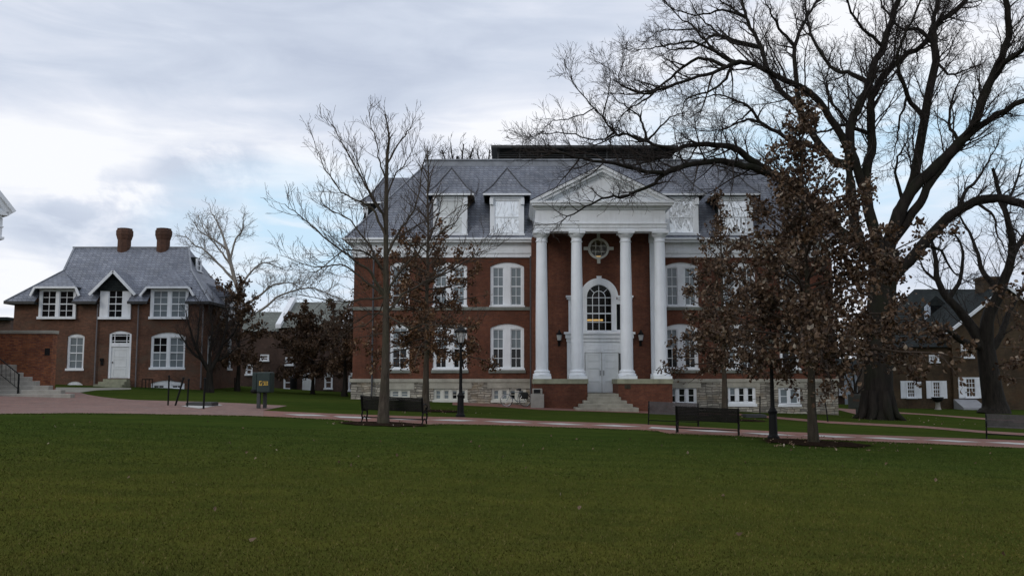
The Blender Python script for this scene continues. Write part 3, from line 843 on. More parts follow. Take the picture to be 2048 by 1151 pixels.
# white surround: upper stage, cornices, lower stage with door
su = MB()
zc0, zc1 = ZZ(683, BW), ZZ(664, BW); zU = ZZ(597, BW)
ux0, ux1 = XX(1137, 630, BW), XX(1261, 630, BW)
sl0, sl1 = XX(1232, 630, BW), XX(1243, 630, BW); sm0 = 2 * axc - sl1; sm1 = 2 * axc - sl0
yS = BW - .06
for a, c in ((ux0, sm0), (sm1, axc - ar * .97), (axc + ar * .97, sl0), (sl1, ux1)): su.box(a, c, yS, BW - .003, zc1 + .01, zU - .05)
for a, c in ((sm0, sm1), (sl0, sl1)): su.box(a, c, yS, BW - .003, zc1 + .01, ZZ(659, BW)); su.box(a, c, yS, BW - .003, ZZ(608, BW), zU - .05)
for a, c in ((ux0 - .1, axc - ra * .97), (axc + ra * .97, ux1 + .1)):
    su.box(a, c, BW - .16, BW - .003, zU - .049, zU + .06); su.box(a - .05 if a < axc - 1 else a, c if a < axc - 1 else c + .05, BW - .24, BW - .003, zU + .061, zU + .17)
su.box(dx0 - .04, dx1 + .04, BW - .20, BW - .003, zc0, zc0 + .2).box(dx0 - .10, dx1 + .10, BW - .30, BW - .003, zc0 + .201, zc1 - .12).box(dx0 - .18, dx1 + .18, BW - .42, BW - .003, zc1 - .119, zc1)
ddx0, ddx1 = XX(1170, 740, BW), XX(1237, 740, BW); zD = ZZ(683, BW); zT_ = ZZ(705, BW)
k0, k1 = XX(1237.6, 725, BW), XX(1244, 725, BW)
for a, c in ((dx0, 2 * axc - k1), (2 * axc - k0, ddx0 - .02), (ddx1 + .02, k0), (k1, dx1)):
    if c > a: su.box(a, c, BW - .14, BW - .003, zL, zc0 - .001)
for a, c in ((2 * axc - k1, 2 * axc - k0), (k0, k1)): su.box(a, c, BW - .13, BW - .003, zL, ZZ(747, BW)); su.box(a, c, BW - .13, BW - .003, ZZ(706, BW), zc0 - .001)
su.box(ddx0 - .02, ddx1 + .02, BW - .12, BW - .003, zT_ + .02, zc0 - .001)
for i in range(2):
    a = ddx0 + (ddx1 - ddx0) * i / 2 + .12; c = ddx0 + (ddx1 - ddx0) * (i + 1) / 2 - .12
    su.box(a, c, BW - .15, BW - .121, zT_ + .16, zc0 - .14)
su.box(axc - ar * .97, axc + ar * .97, yS, BW - .003, zc1 + .01, aop[2] + .01)
obj('door_surround', su, M['white_paint'], hall, bevel=.008)
for a, c, z0_, z1_ in ((sm0, sm1, ZZ(659, BW), ZZ(608, BW)), (sl0, sl1, ZZ(659, BW), ZZ(608, BW)), (2 * axc - k1, 2 * axc - k0, ZZ(747, BW), ZZ(706, BW)), (k0, k1, ZZ(747, BW), ZZ(706, BW))):
    obj('sidelight', MB().poly([(a, BW - .02, z0_), (c, BW - .02, z0_), (c, BW - .02, z1_), (a, BW - .02, z1_)]), M['glass_dark'], hall)
for i in range(2):
    a, c = ddx0 + (ddx1 - ddx0) * i / 2 + .012, ddx0 + (ddx1 - ddx0) * (i + 1) / 2 - .012
    dd = MB().box(a, c, BW - .08, BW - .003, zL + .02, zT_)
    hgt = zT_ - zL
    for (p0, p1) in ((.05, .27), (.31, .60), (.64, .78), (.82, .95)):
        pa, pc, q0, q1 = a + .16, c - .16, zL + hgt * p0, zL + hgt * p1
        for bb in ((pa - .03, pc + .03, q0 - .03, q0), (pa - .03, pc + .03, q1, q1 + .03), (pa - .03, pa, q0, q1), (pc, pc + .03, q0, q1)): dd.box(bb[0], bb[1], BW - .105, BW - .081, bb[2], bb[3])
    do = obj('door', dd, M['door_paint'], hall, bevel=.006)
    hx = c - .09 if i == 0 else a + .09
    obj('handle', MB().tube([(hx, BW - .09, zL + 1.0), (hx, BW - .15, zL + 1.02), (hx, BW - .15, zL + 1.25), (hx, BW - .09, zL + 1.27)], .018, 6), M['bronze'], do)
# pilasters at the bay ends
for a in (XX(1081, 620, BW), XX(1300.5, 620, BW)):
    pl = MB()
    c = a + (XX(1313, 620, BW) - XX(1300.5, 620, BW))
    pl.box(a, c, BW - .12, BW - .003, zP + .3, zS - .35).box(a - .06, c + .06, BW - .18, BW - .003, zP, zP + .29).box(a - .05, c + .05, BW - .18, BW - .003, zS - .349, zS - .002)
    obj('pilaster', pl, M['column_paint'], hall, bevel=.01)
# plinth blocks, landing, steps
YPf = 49.25
for a, c in ((1068, 1175), (1236.5, 1345)):
    x0_, x1_ = XX(a, 790, YPf), XX(c, 790, YPf)
    ph = obj('plinth', MB().box(x0_, x1_, YPf, BW - .002, -.7, zP - .27), M['hall_brick'], hall)
    obj('coping', MB().box(x0_ - .05, x1_ + .05, YPf - .05, BW - .003, zP - .27, zP - .001), M['mossy_stone'], ph, bevel=.015)
    if a > 1200:
        obj('plaque', MB().box(XX(1249, 772, YPf), XX(1261, 772, YPf), YPf - .025, YPf, ZZ(777, YPf), ZZ(768.5, YPf)), M['bronze'], ph, bevel=.005)
st = MB()
sx0, sx1 = XX(1175, 790, YPf) + .005, XX(1236.5, 790, YPf) - .005
st.box(sx0, sx1, YPf - .25, BW - .15, -.6, zL)
gs = gz(5, 48)
n_ = 5; rh = (zL - gs) / n_
for k in range(1, n_):
    e = .34 * k
    st.box(sx0 - e * .72 + .2, sx1 + e * .78 - .18, YPf - .25 - .36 * k, YPf - .02 if k else BW, -.6 + .001 * k, zL - rh * k)
obj('steps', st, M['step_stone'], hall, bevel=.02)
# columns
YC = 50.0
for px in (1083.5, 1154, 1252.5, 1321):
    cx = XX(px, 620, YC); r0 = .345; r1 = .29
    cb = [(r0 * 1.0, zP + .50)] + [(r0 - (r0 - r1) * max(0, (t - .25) / .75) ** 1.4, zP + .50 + (zS - .62 - zP - .50) * t) for t in np.linspace(0.02, 1, 12)]
    col = obj('column', MB().lathe(cx, YC, cb, 32), M['column_paint'], hall)
    obj('base', MB().box(cx - .50, cx + .50, YC - .50, YC + .50, zP, zP + .16).lathe(cx, YC, [(.49, zP + .161), (.51, zP + .22), (.48, zP + .29), (.42, zP + .31), (.43, zP + .36), (.45, zP + .40), (.42, zP + .45), (.37, zP + .47), (.35, zP + .505)], 32), M['column_paint'], col)
    obj('capital', MB().lathe(cx, YC, [(r1, zS - .625), (r1 + .04, zS - .61), (r1 + .04, zS - .57), (r1, zS - .56), (r1, zS - .36), (r1 + .05, zS - .34), (r1 + .14, zS - .20), (r1 + .15, zS - .16)], 32).box(cx - .46, cx + .46, YC - .46, YC + .46, zS - .16, zS - .002), M['column_paint'], col)
# entablature and pediment
px0, px1 = XX(1071, 440, 49.6), XX(1332, 440, 49.6)
Ye = 49.62
pe = MB()
for e, a, c in ((0, 462.5, 455), (.04, 455, 448.5), (.10, 448.5, 446), (-.02, 446, 419), (.06, 419, 416.5), (.12, 416.5, 413)):
    pe.box(px0 - e, px1 + e, Ye - e, Ye + .72, ZZ(a, Ye), ZZ(c, Ye) - .001)
    pe.box(px0 - e, px0 + .62, Ye + .721, D + .6, ZZ(a, Ye), ZZ(c, Ye) - .001).box(px1 - .62, px1 + e, Ye + .721, D + .6, ZZ(a, Ye), ZZ(c, Ye) - .001)
zc = ZZ(413, Ye); cx0, cx1 = XX(1060.5, 408, 49.2), XX(1349, 408, 49.2)
pe.box(cx0 + .08, cx1 - .08, Ye - .38, D + .6, zc, zc + .12).box(cx0, cx1, Ye - .46, D + .6, zc + .121, zc + .24)
obj('portico_entablature', pe, M['white_paint'], hall, bevel=.012)
zb_ = zc + .24; apx = (cx0 + cx1) / 2; zap_ = at(1205, 333, Ye).z
pd = MB()
pd.prism_y([(cx0 + .5, zb_), (cx1 - .5, zb_), (apx, zap_ - .5)], Ye - .02, Ye + .2)
obj('pediment', pd, M['white_paint'], hall)
def rake(mb, inset, th, y0, y1):
    """sloping cornice on both sides; inset is measured down from the outer edge"""
    for s, xe in ((1, cx0), (-1, cx1)):
        L = Vector((apx - xe, 0, zap_ - zb_)); n = Vector((-L.z, 0, L.x)).normalized() * (1 if s > 0 else -1)
        a = Vector((xe, 0, zb_)) - n * inset; c = Vector((apx, 0, zap_)) - n * inset
        # trim both ends so the halves meet on the centre line
        a2 = a - n * th; c2 = c - n * th
        d = L.normalized()
        def tox(p, x): return p + d * ((x - p.x) / d.x)
        def toz(p, z): return p + d * ((z - p.z) / d.z)
        c = tox(c, apx); c2 = tox(c2, apx); a = toz(a, zb_ + .002) if inset else a; a2 = toz(a2, zb_ + .002)
        P = [(p.x, y, p.z) for y in (y0, y1) for p in (a, c, c2, a2)]
        mb.add(P, [(0, 1, 2, 3), (7, 6, 5, 4), (0, 4, 5, 1), (1, 5, 6, 2), (2, 6, 7, 3), (3, 7, 4, 0)])
rk = MB(); rake(rk, 0, .16, Ye - .46, D + 3.0); rake(rk, .161, .16, Ye - .36, D + .8); rake(rk, .322, .14, Ye - .14, Ye - .021)
obj('raking_cornice', rk, M['white_paint'], hall)
pr = MB()
yb_ = D + 3.6
for xe in (cx0 - .02, cx1 + .02): pr.poly([(xe, Ye - .5, zb_ + .03), (apx, Ye - .5, zap_ + .03), (apx, yb_, zap_ + .03), (xe, yb_ - 2.0, zb_ + .03)])
obj('portico_roof', pr, M['slate'], hall)
obj('portico_ceiling', MB().poly([(px0 + .6, Ye + .7, zS + .75), (px1 - .6, Ye + .7, zS + .75), (px1 - .6, BW + .01, zS + .75), (px0 + .6, BW + .01, zS + .75)]), M['white_paint'], hall)
# wall lanterns
for px in (1118, 1280.5):
    c = at(px, 676, BW); x, z = c.x, c.z; y = BW - .28
    wl = obj('wall_lantern', MB().box(x - .07, x + .07, BW - .05, BW, z - .45, z - .05).tube([(x, BW - .04, z - .3), (x, y + .05, z - .38), (x, y, z - .3), (x, y, z - .18)], .025, 6)
             .lathe(x, y, [(.05, z - .2), (.14, z - .17), (.13, z - .13)], 8, False).lathe(x, y, [(.19, z + .18), (.18, z + .22), (.07, z + .36), (.05, z + .42), (.02, z + .5)], 8, False), M['iron'], hall)
    obj('glass', MB().lathe(x, y, [(.10, z - .13), (.155, z + .18)], 6, False), M['lamp_glass'], wl)
# downpipes
for px, pt, pb, yq in ((745.5, 500, 801, D - .22), (1061.5, 512, 803, D - .2)):
    x = XX(px, 650, yq)
    obj('downspout', MB().tube([(x, yq, ZZ(pt, yq)), (x, yq, ZZ(pb, yq))], .055, 8), M['downspout'], hall)
# ------------------------------------------------------------------ the small brick house on the left
HD = 58.0
hx0, hx1 = XX(24.5, 690, HD), XX(405, 690, HD)
HBk = HD + 8.4
house = thing('brick_house', ((hx0 + hx1) / 2, HD, gz(-26, HD)), 'two storey brown brick house with grey slate roof and two chimneys', 'house')
zEv = ZZ(603, HD - .5)
hw = MB(); hops = []
H1 = [(134, 168, 667, 740, 1), (301, 370, 664, 738, 2)]
for a, c, t0, b0, n in H1: hops.append((XX(a, 700, HD), XX(c, 700, HD), ZZ(b0, HD), ZZ(t0, HD), n, .18 if n == 1 else .28))
dop = (XX(217.5, 700, HD), XX(262, 700, HD), ZZ(756, HD), ZZ(661.5, HD))
bop = [(XX(301, 770, HD), XX(369, 770, HD), ZZ(779, HD), ZZ(760, HD)), (XX(133, 768, HD), XX(165, 768, HD), ZZ(773, HD), ZZ(762, HD))]
wall_grid(hw, hx0, hx1, -.5, zEv + .25, HD, hops + [dop] + bop, .16)
for o in hops: spandrels(hw, o[0], o[1], o[3], o[5], HD)
spandrels(hw, *dop[:2], dop[3], .2, HD)
for o in bop: spandrels(hw, o[0], o[1], o[3], .2, HD)
sops = []
for y0_, y1_ in ((HD + 1.0, HD + 2.0), (HD + 5.2, HD + 6.2)): sops.append((y0_, y1_, ZZ(738, HD), ZZ(668, HD)))
wall_grid(hw, HD, HBk, -.5, zEv + .25, 0, sops, .16, side=(hx1, 1))
hw.poly([(hx0, HD, -.5), (hx0, HBk, -.5), (hx0, HBk, zEv + .25), (hx0, HD, zEv + .25)]); hw.poly([(hx0, HBk, -.5), (hx1, HBk, -.5), (hx1, HBk, zEv + .25), (hx0, HBk, zEv + .25)])
obj('wall', hw, M['house_brick'], house)
for o in hops:
    window(house, *o[:4], HD + .02, o[4], o[5], 2, 4, .16, .10, .04, 1.0 if o[4] == 1 else ((0, .5), (0, 1.0)), sillh=.14, bm='blind')
for y0_, y1_, z0_, z1_ in sops:
    Xs = Matrix.Translation((hx1, 0, 0)) @ Matrix.Rotation(math.pi / 2, 4, 'Z')
    window(house, y0_, y1_, z0_, z1_, .02, 1, .15, 2, 4, .1, .10, .04, .9, sillh=.14, xf=Xs)
o = bop[0]
window(house, *o[:4], HD + .02, 2, .2, 2, 1, .5, .14, .10, 0, sillh=0, double=False, name='basement_window')
o = bop[1]
bv = MB(); bv.prism_y([(o[0], o[2]), (o[1], o[2]), (o[1], o[3] - .2)] + arc_pts(o[0], o[1], o[3] - .2, .2)[1:-1] + [(o[0], o[3] - .2)], HD + .06, HD + .12)
for q in range(4): bv.box(o[0] + .12, o[1] - .12, HD + .03, HD + .059, o[2] + .05 + q * .075, o[2] + .09 + q * .075)
obj('basement_vent', bv, M['white_paint'], house)
# front door with transom
df = MB(); zt0, zt1 = ZZ(685, HD), ZZ(667, HD); c_ = .14
df.box(dop[0], dop[0] + c_, HD + .03, HD + .14, dop[2], dop[3] - .2).box(dop[1] - c_, dop[1], HD + .03, HD + .14, dop[2], dop[3] - .2)
df.prism_y([(dop[0], dop[3] - .2), (dop[1], dop[3] - .2)] + arc_pts(dop[0], dop[1], dop[3] - .2, .2)[1:-1], HD + .03, HD + .14)
df.box(dop[0] + c_, dop[1] - c_, HD + .032, HD + .14, ZZ(693, HD), zt0).box(dop[0] + c_, dop[1] - c_, HD + .032, HD + .14, zt1, dop[3] - .2)
for q in (.25, .75): xx = dop[0] + c_ + (dop[1] - dop[0] - 2 * c_) * (.16 if q < .5 else .84); df.box(xx - .02, xx + .02, HD + .05, HD + .12, zt0, zt1)
for q in (.22, .78): zz = zt0 + (zt1 - zt0) * q; df.box(dop[0] + c_, dop[1] - c_, HD + .051, HD + .119, zz - .02, zz + .02)
dfo = obj('door_frame', df, M['white_paint'], house, bevel=.006)
obj('pane', MB().poly([(dop[0] + c_, HD + .125, zt0), (dop[1] - c_, HD + .125, zt0), (dop[1] - c_, HD + .125, zt1), (dop[0] + c_, HD + .125, zt1)]), M['glass_dark'], dfo)
dr = MB(); da, dc, dz0, dz1 = dop[0] + c_ + .005, dop[1] - c_ - .005, dop[2] + .02, ZZ(693.5, HD)
dr.box(da, dc, HD + .09, HD + .13, dz0, dz1)
for p0, p1 in ((.06, .30), (.36, .62), (.68, .93)):
    q0, q1 = dz0 + (dz1 - dz0) * p0, dz0 + (dz1 - dz0) * p1; a, c = da + .16, dc - .16
    for bb in ((a, c, q0, q0 + .03), (a, c, q1 - .03, q1), (a, a + .03, q0 + .03, q1 - .03), (c - .03, c, q0 + .03, q1 - .03)): dr.box(bb[0], bb[1], HD + .07, HD + .089, bb[2], bb[3])
dro = obj('door', dr, M['door_paint'], house)
obj('handle', MB().lathe(da + .1, HD + .05, [(.03, dz0 + .95), (.04, dz0 + 1.0), (.03, dz0 + 1.05)], 10), M['bronze'], dro)
sp_ = MB()
for k in range(4): sp_.box(XX(200 + k * 4.5, 760, HD), XX(262 - k * .5, 760, HD), HD - .35 * (4 - k) - .2, HD - .002, 0, ZZ(773 - k * 5.2, HD))
obj('front_steps', sp_, M['mossy_stone'], house, bevel=.02)
hr = MB()
for px in (284, 291, 298, 305):
    p = at(px, 768, HD - 1.6); hr.tube([(p.x, p.y, .3), (p.x, p.y, ZZ(757, HD - 1.6))], .025, 6)
a_, b_ = at(284, 768, HD - 1.6), at(305, 768, HD - 1.6); hr.tube([(a_.x, a_.y, ZZ(758, HD - 1.6)), (b_.x, b_.y, ZZ(758, HD - 1.6))], .025, 6)
ap = XX(294, 700, HD)
rl = thing('stairwell_railing', (a_.x, a_.y, gz(a_.x, a_.y)), 'low black iron railing of pickets beside the brick house basement window', 'railing')
obj('pickets', hr, M['iron'], rl)
# roof: hipped skirt with an upper gable
zR = ZZ(495, 62.0); YR = 62.2; zR = ZZ(495.5, YR)
ze_ = zEv; yE = HD - .55; slp = (zR - ze_) / (YR - yE)
YG = 60.1; zG = ze_ + (YG - yE) * slp
xl, xr = XX(8, 603, yE), hx1 + .55
xgl, xgr = XX(128, 537, YG), XX(383, 537, YG)
ygb = YR + (YR - YG); yEb = YR + (YR - yE)
xrl, xrr = XX(149, 495, YR), XX(377, 495, YR)
hrf = MB()
V = [(xl, yE, ze_), (xr, yE, ze_), (xr, yEb, ze_), (xl, yEb, ze_), (xgl, YG, zG), (xgr, YG, zG), (xgr, ygb, zG), (xgl, ygb, zG), (xrl, YR, zR), (xrr, YR, zR)]
hrf.add(V, [(4, 5, 9, 8), (1, 2, 6, 5), (2, 3, 7, 6), (6, 7, 8, 9), (3, 0, 4, 7)])
# the front slope is cut away where the wall dormers rise through the eaves
NT = [(XX(a, 606, HD - .06), XX(c, 606, HD - .06), ZZ(578, HD) + .12) for a, c in ((77, 151), (199, 261), (300, 376))]
def fs(x, z): return (x, yE + (z - ze_) / slp, z)
def edge(s, z): t_ = (z - ze_) / (zG - ze_); return (xl + (xgl - xl) * t_) if s == 0 else (xr + (xgr - xr) * t_)
zN = NT[0][2]
cuts = [None] + [q for n_ in NT for q in n_[:2]] + [None]
for i in range(0, len(cuts), 2):
    a, c = cuts[i], cuts[i + 1]
    hrf.poly([fs(edge(0, ze_) if a is None else a, ze_), fs(edge(1, ze_) if c is None else c, ze_), fs(edge(1, zN) if c is None else c, zN), fs(edge(0, zN) if a is None else a, zN)])
hrf.poly([fs(edge(0, zN), zN), fs(edge(1, zN), zN), fs(edge(1, zG), zG), fs(edge(0, zG), zG)])
hrf.add([V[5], V[6], V[9]], [(0, 1, 2)]).add([V[4], V[7], V[8]], [(0, 1, 2)])
hro = obj('roof', hrf, M['slate'], house)
segs = [(xl if cuts[i] is None else cuts[i], xr if cuts[i + 1] is None else cuts[i + 1]) for i in range(0, len(cuts), 2)]
for k, (a, c) in enumerate(segs):
    ev = MB().box(a, c, yE - .06, yE + .04, ze_ - .14, ze_ + .03)
    for xx in np.arange(a + .2, c - .1, .55): ev.box(xx - .05, xx + .05, yE + .041, HD - .002, ze_ - .16, ze_ - .031)
    ev.box(a + .01, c - .01, yE + .041, HD + .02, ze_ - .03, ze_ - .005)
    obj('gutter', ev, M['dark_metal'], hro)
for xe in (xl, xr): obj('gutter', MB().box(xe - .05, xe + .05, yE + .041, yEb, ze_ - .14, ze_ + .03), M['dark_metal'], hro)
rg = MB().bar((xrl - .1, YR, zR + .03), (xrr + .1, YR, zR + .03), .16, .10)
for a, c in ((V[4], V[8]), (V[5], V[9]), (V[0], V[4]), (V[1], V[5])): rg.bar(Vector(a) + Vector((0, 0, .03)), Vector(c) + Vector((0, 0, .03)), .12, .06)
obj('ridge_flashing', rg, M['lead'], hro)
gw = MB(); ym, zm = YR - .35, zG + .62
window(hro, YR - .75, YR + .15, zG + .12, zG + 1.0, .0, 1, 0, 2, 2, .1, .09, 0, 0, sillh=.06, double=False, name='attic_window', xf=Matrix.Translation((xgr - .05, 0, 0)) @ Matrix.Rotation(math.pi / 2, 4, 'Z'), label='small white gable window high in the roof')
obj('gablet', MB().box(xrr - .1, xgr - .21, YR - .75, YR + .15, zG - .1, zG + 1.1), M['dark_slate'], hro)
for px in (249, 327):
    c = at(px, 480, YR); ch = MB(); zt = ZZ(457.5, YR); zb = zR - .5
    ch.lathe(c.x, c.y, [(.47, zb), (.47, zt - .80), (.52, zt - .70), (.56, zt - .55), (.60, zt - .45), (.60, zt - .18), (.53, zt - .1), (.53, zt)], 8, False)
    co = obj('chimney', ch, M['chimney_brick'], hro)
    obj('chimney_pot', MB().lathe(c.x, c.y, [(.22, zt + .001), (.22, zt + .05)], 10), M['void'], co)
def roof_y(z): return yE + (z - ze_) / slp
# wall dormers
for a, c, e0, e1, ap_, apy, bl in ((77, 151, 66, 163, 128, 543, 0), (300, 376, 284, 391, 347, 539, 1.0)):
    yD_ = HD - .19
    x0_, x1_, z0_, z1_ = XX(a, 606, yD_), XX(c, 606, yD_), ZZ(637, yD_), ZZ(579, yD_)
    dmm = MB()
    for xs in (x0_ + .03, x1_ - .03): dmm.poly([(xs, yD_ + .12, z0_ + .5), (xs, roof_y(z1_) + .3, z0_ + .5), (xs, roof_y(z1_ + .2) + .3, z1_ + .2), (xs, yD_ + .12, z1_ + .2)])
    dmm.box(x0_, x1_, yD_ + .16, yD_ + .2, z0_, z1_ + .2)
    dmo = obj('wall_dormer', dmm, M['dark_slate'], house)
    window(dmo, x0_, x1_, z0_, z1_, yD_, 2, 0, 2, 4, .2, .16, .06, bl, sillh=.16)
    zf = ZZ(574, yD_); ya = roof_y(ZZ(apy, 60.0)); za = ze_ + (ya - yE) * slp + .02; zfe = zf - .55
    X0, X1 = XX(e0, 580, yD_), XX(e1, 580, yD_); xa = XX(ap_, apy, ya); xm0, xm1 = x0_ - .12, x1_ + .12
    yf = yD_ - .35
    r = MB()
    fl, fr = (xm0, yf, zf + .02), (xm1, yf, zf + .02); sl_a, sr_a = (X0, yf + .05, zfe), (X1, yf + .05, zfe)
    bl_, br_ = (X0, roof_y(zfe) + .1, zfe), (X1, roof_y(zfe) + .1, zfe)
    r.add([fl, fr, (xa, ya, za), sl_a, bl_, sr_a, br_], [(0, 1, 2), (3, 0, 2, 4), (1, 5, 6, 2)])
    obj('dormer_roof', r, M['slate'], dmo)
    tb = MB(); tb.box(xm0, xm1, yf - .03, yf + .05, zf - .11, zf + .015)
    tb.bar((xm0, yf, zf - .05), (X0, yf + .04, zfe - .04), .07, .14); tb.bar((xm1, yf, zf - .05), (X1, yf + .04, zfe - .04), .07, .14)
    tb.box(x0_, x1_, yD_ + .0, yD_ + .1, z1_, zf - .11)
    obj('bargeboard', tb, M['white_paint'], dmo)
yD_ = HD - .19
x0_, x1_, z0_, z1_ = XX(199, 606, yD_), XX(261, 606, yD_), ZZ(637.5, yD_), ZZ(578, yD_)
gdm = MB().box(x0_, x1_, yD_ + .17, yD_ + .2, z0_, z1_)
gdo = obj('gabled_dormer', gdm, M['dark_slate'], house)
window(gdo, x0_, x1_, z0_, z1_, yD_, 1, 0, 2, 4, .1, .54, .06, .0, sillh=.16)
gx0, gx1 = XX(184, 588, yD_), XX(275, 588, yD_); gzb, gza = ZZ(588, yD_), ZZ(541, yD_); gxa = (gx0 + gx1) / 2; yf = yD_ - .4
pn = MB().prism_y([(x0_ - .2, z1_ - .1), (x1_ + .2, z1_ - .1), (gxa, gza - .15)], yD_ - .02, yD_ + .1)
obj('gable_panel', pn, M['dark_slate'], gdo)
rr = MB(); yb = roof_y(gza) + .1; yb2 = roof_y(gzb) + .1
for xs in (gx0, gx1): rr.add([(xs, yf, gzb), (gxa, yf, gza), (gxa, yb, gza), (xs, yb2, gzb)], [(0, 1, 2, 3)])
obj('dormer_roof', rr, M['slate'], gdo)
tb = MB()
for xs in (gx0, gx1): tb.bar((xs, yf, gzb - .08), (gxa, yf, gza - .08), .08, .17)
obj('bargeboard', tb, M['white_paint'], gdo)
# bay on the right flank with its own small roof
bw_ = MB(); bxr = hx1 + .55
window(house, HD + 3.2, HD + 4.9, ZZ(636, HD), ZZ(583, HD), .0, 2, 0, 1, 2, .16, .14, .05, .6, sillh=.14, xf=Matrix.Translation((bxr, 0, 0)) @ Matrix.Rotation(math.pi / 2, 4, 'Z'), name='bay_window')
bb = MB().box(hx1 - .2, bxr - .03, HD + 3.2, HD + 4.9, ZZ(636, HD), ZZ(580, HD))
obj('bay', bb, M['white_paint'], house)
rb = MB(); z_ = ZZ(577, HD); rb.add([(hx1 - 1.6, HD + 2.9, z_ + .9), (bxr + .5, HD + 2.9, z_), (bxr + .5, HD + 5.2, z_), (hx1 - 1.6, HD + 5.2, z_ + .9), (bxr + .5, HD + 2.9, z_ - .14), (bxr + .5, HD + 5.2, z_ - .14), (hx1 - 1.6, HD + 2.9, z_ - .5), (hx1 - 1.6, HD + 5.2, z_ - .5)],
                 [(0, 1, 2, 3), (1, 4, 5, 2), (0, 6, 4, 1), (3, 2, 5, 7), (6, 7, 5, 4)])
obj('bay_roof', rb, M['slate'], house)
for px, pt in ((192, 608), (274, 608), (404, 612)):
    x = XX(px, 690, HD - .1); obj('downspout', MB().tube([(x, HD - .1, ZZ(pt, HD)), (x, HD - .1, ZZ(775, HD))], .05, 8), M['pipe_paint'], house)
lp = at(204, 721, HD); obj('mailbox', MB().box(lp.x - .12, lp.x + .12, HD - .1, HD - .002, lp.z - .02, lp.z + .16).box(lp.x - .07, lp.x + .1, HD - .08, HD - .002, lp.z - .28, lp.z - .04), M['iron'], house, bevel=.02)

# ------------------------------------------------------------------ brick wing wall, stone steps and the portico at the left edge
WY = 48.5
wx1 = XX(103.5, 720, WY)
wing = thing('stair_wall', (wx1 - 4, WY, gz(wx1, WY)), 'orange and brown brick cheek wall with a flat stone cap beside the stone steps', 'wall')
obj('brick_wall', MB().box(wx1 - 9, wx1, WY, WY + .48, -.3, ZZ(667, WY)), M['wing_brick'], wing)
obj('cap', MB().box(wx1 - 9.05, wx1 + .06, WY - .06, WY + .54, ZZ(667, WY) + .001, ZZ(660.5, WY)), M['limestone'], wing, bevel=.02)
q = at(95, 703, WY); obj('vent_plate', MB().box(q.x - .14, q.x + .14, WY - .03, WY - .001, q.z - .19, q.z + .19), M['void'], wing, bevel=.01)
stp = thing('stone_steps', (XX(60, 790, 45), 45, gz(-23, 45)), 'flight of pale stone steps rising to the left in front of the brick cheek wall', 'steps')
ends = [(150, 787), (131, 779), (106, 770.5), (80, 761.5), (65, 753), (47, 744.5), (29, 736.5), (15, 728)]
for k, (ex, ey) in enumerate(ends):
    Yk = 44.2 + k * .42
    p = at(ex - 9, ey, Yk)
    obj('tread', MB().box(p.x - 6, p.x, Yk, Yk + .47 if k < 7 else WY - .01, -.3, p.z), M['concrete'], stp, bevel=.025)
rlg = thing('handrail', (XX(38, 780, 44.5), 44.6, ZZ(780, 44.5)), 'black iron handrail with slim balusters running up the stone steps', 'railing')
hb = MB(); A, B = at(38, 748, 44.55), at(-60, 668, 47.9)
hb.tube([A, B], .03, 8); A2, B2 = at(38, 778, 44.55), at(-60, 700, 47.9); hb.tube([A2, B2], .018, 6)
for k in range(13): f_ = k / 12; hb.tube([A.lerp(B, f_), A2.lerp(B2, f_)], .012, 5)
obj('balusters', hb, M['iron'], rlg)
pz = at(38, 785, 44.4); obj('newel_post', MB().tube([(A.x, A.y, ZZ(788, 44.5)), (A.x, A.y, A.z + .03)], .045, 8), M['iron'], rlg)
# portico at the picture's left edge: its front is turned towards the plaza
PY = 44.0; AZ = R(48)
tip = at(26, 424, PY); po = thing('white_portico', tip, 'white classical portico gable end cut off by the left edge of the picture', 'building')
po.rotation_euler = (0, 0, AZ)
def front(px, py):
    """(distance left of the tip, height above it) where a sight line meets the turned front"""
    d = ray(px, py); k = math.tan(AZ); t = (PY - tip.x * k) / (d.y - d.x * k)
    return (tip.x - d.x * t) / math.cos(AZ), EYE + d.z * t - tip.z
L0, dz0_ = front(0, 391); sl2 = dz0_ / L0
wd = 7.5; apz = sl2 * wd
rp = MB()
for o0, th, yy0, yy1 in ((0, .17, -.45, 9), (.171, .22, -.34, .35), (.392, .12, -.2, .2)):
    d = Vector((-wd, 0, apz)).normalized(); n = Vector((d.z, 0, -d.x)); n = n if n.z > 0 else -n
    for s in (1, -1):
        P = []
        for yy in (yy0, yy1):
            for q in (o0, o0 + th):
                a = -n * q; c = Vector((-wd, 0, apz)) - n * q; c = c + d * ((-wd - c.x) / d.x)
                a = a + d * max(0, (-.30 - a.z) / d.z)
                for p in (a, c): P.append((p.x if s > 0 else -2 * wd - p.x, yy, p.z))
        rp.add(P, [(0, 1, 3, 2), (4, 6, 7, 5), (0, 2, 6, 4), (1, 5, 7, 3), (0, 4, 5, 1), (2, 3, 7, 6)])
obj('raking_cornice', rp, M['white_paint'], po, world=False)
zh = front(21, 434)[1]; xi = .30
bx = MB().box(-2 * wd + xi, -xi, -.34, 9, zh, zh + .20).box(-2 * wd + xi + .1, -xi - .25, -.22, 9, zh - .12, zh - .001).box(-2 * wd + xi + .06, -xi - .06, -.26, 9, zh + .201, zh + .30)
obj('horizontal_cornice', bx, M['white_paint'], po, world=False)
obj('tympanum', MB().prism_y([(-2 * wd + .9, zh + .31), (-.9, zh + .31), (-wd, apz - .5)], .05, .2), M['hall_brick'], po, world=False)
xr_ = -front(3.2, 455)[0]; zb1_ = front(3, 479)[1]
pc = MB().box(xr_ - 1.1, xr_, -.1, 1, zb1_ + .12, zh - .121).box(xr_ - 1.2, xr_ + .09, -.18, 1.1, zb1_, zb1_ + .119).box(xr_ - 1.14, xr_ + .05, -.14, 1.04, front(3, 455)[1], front(3, 453)[1])
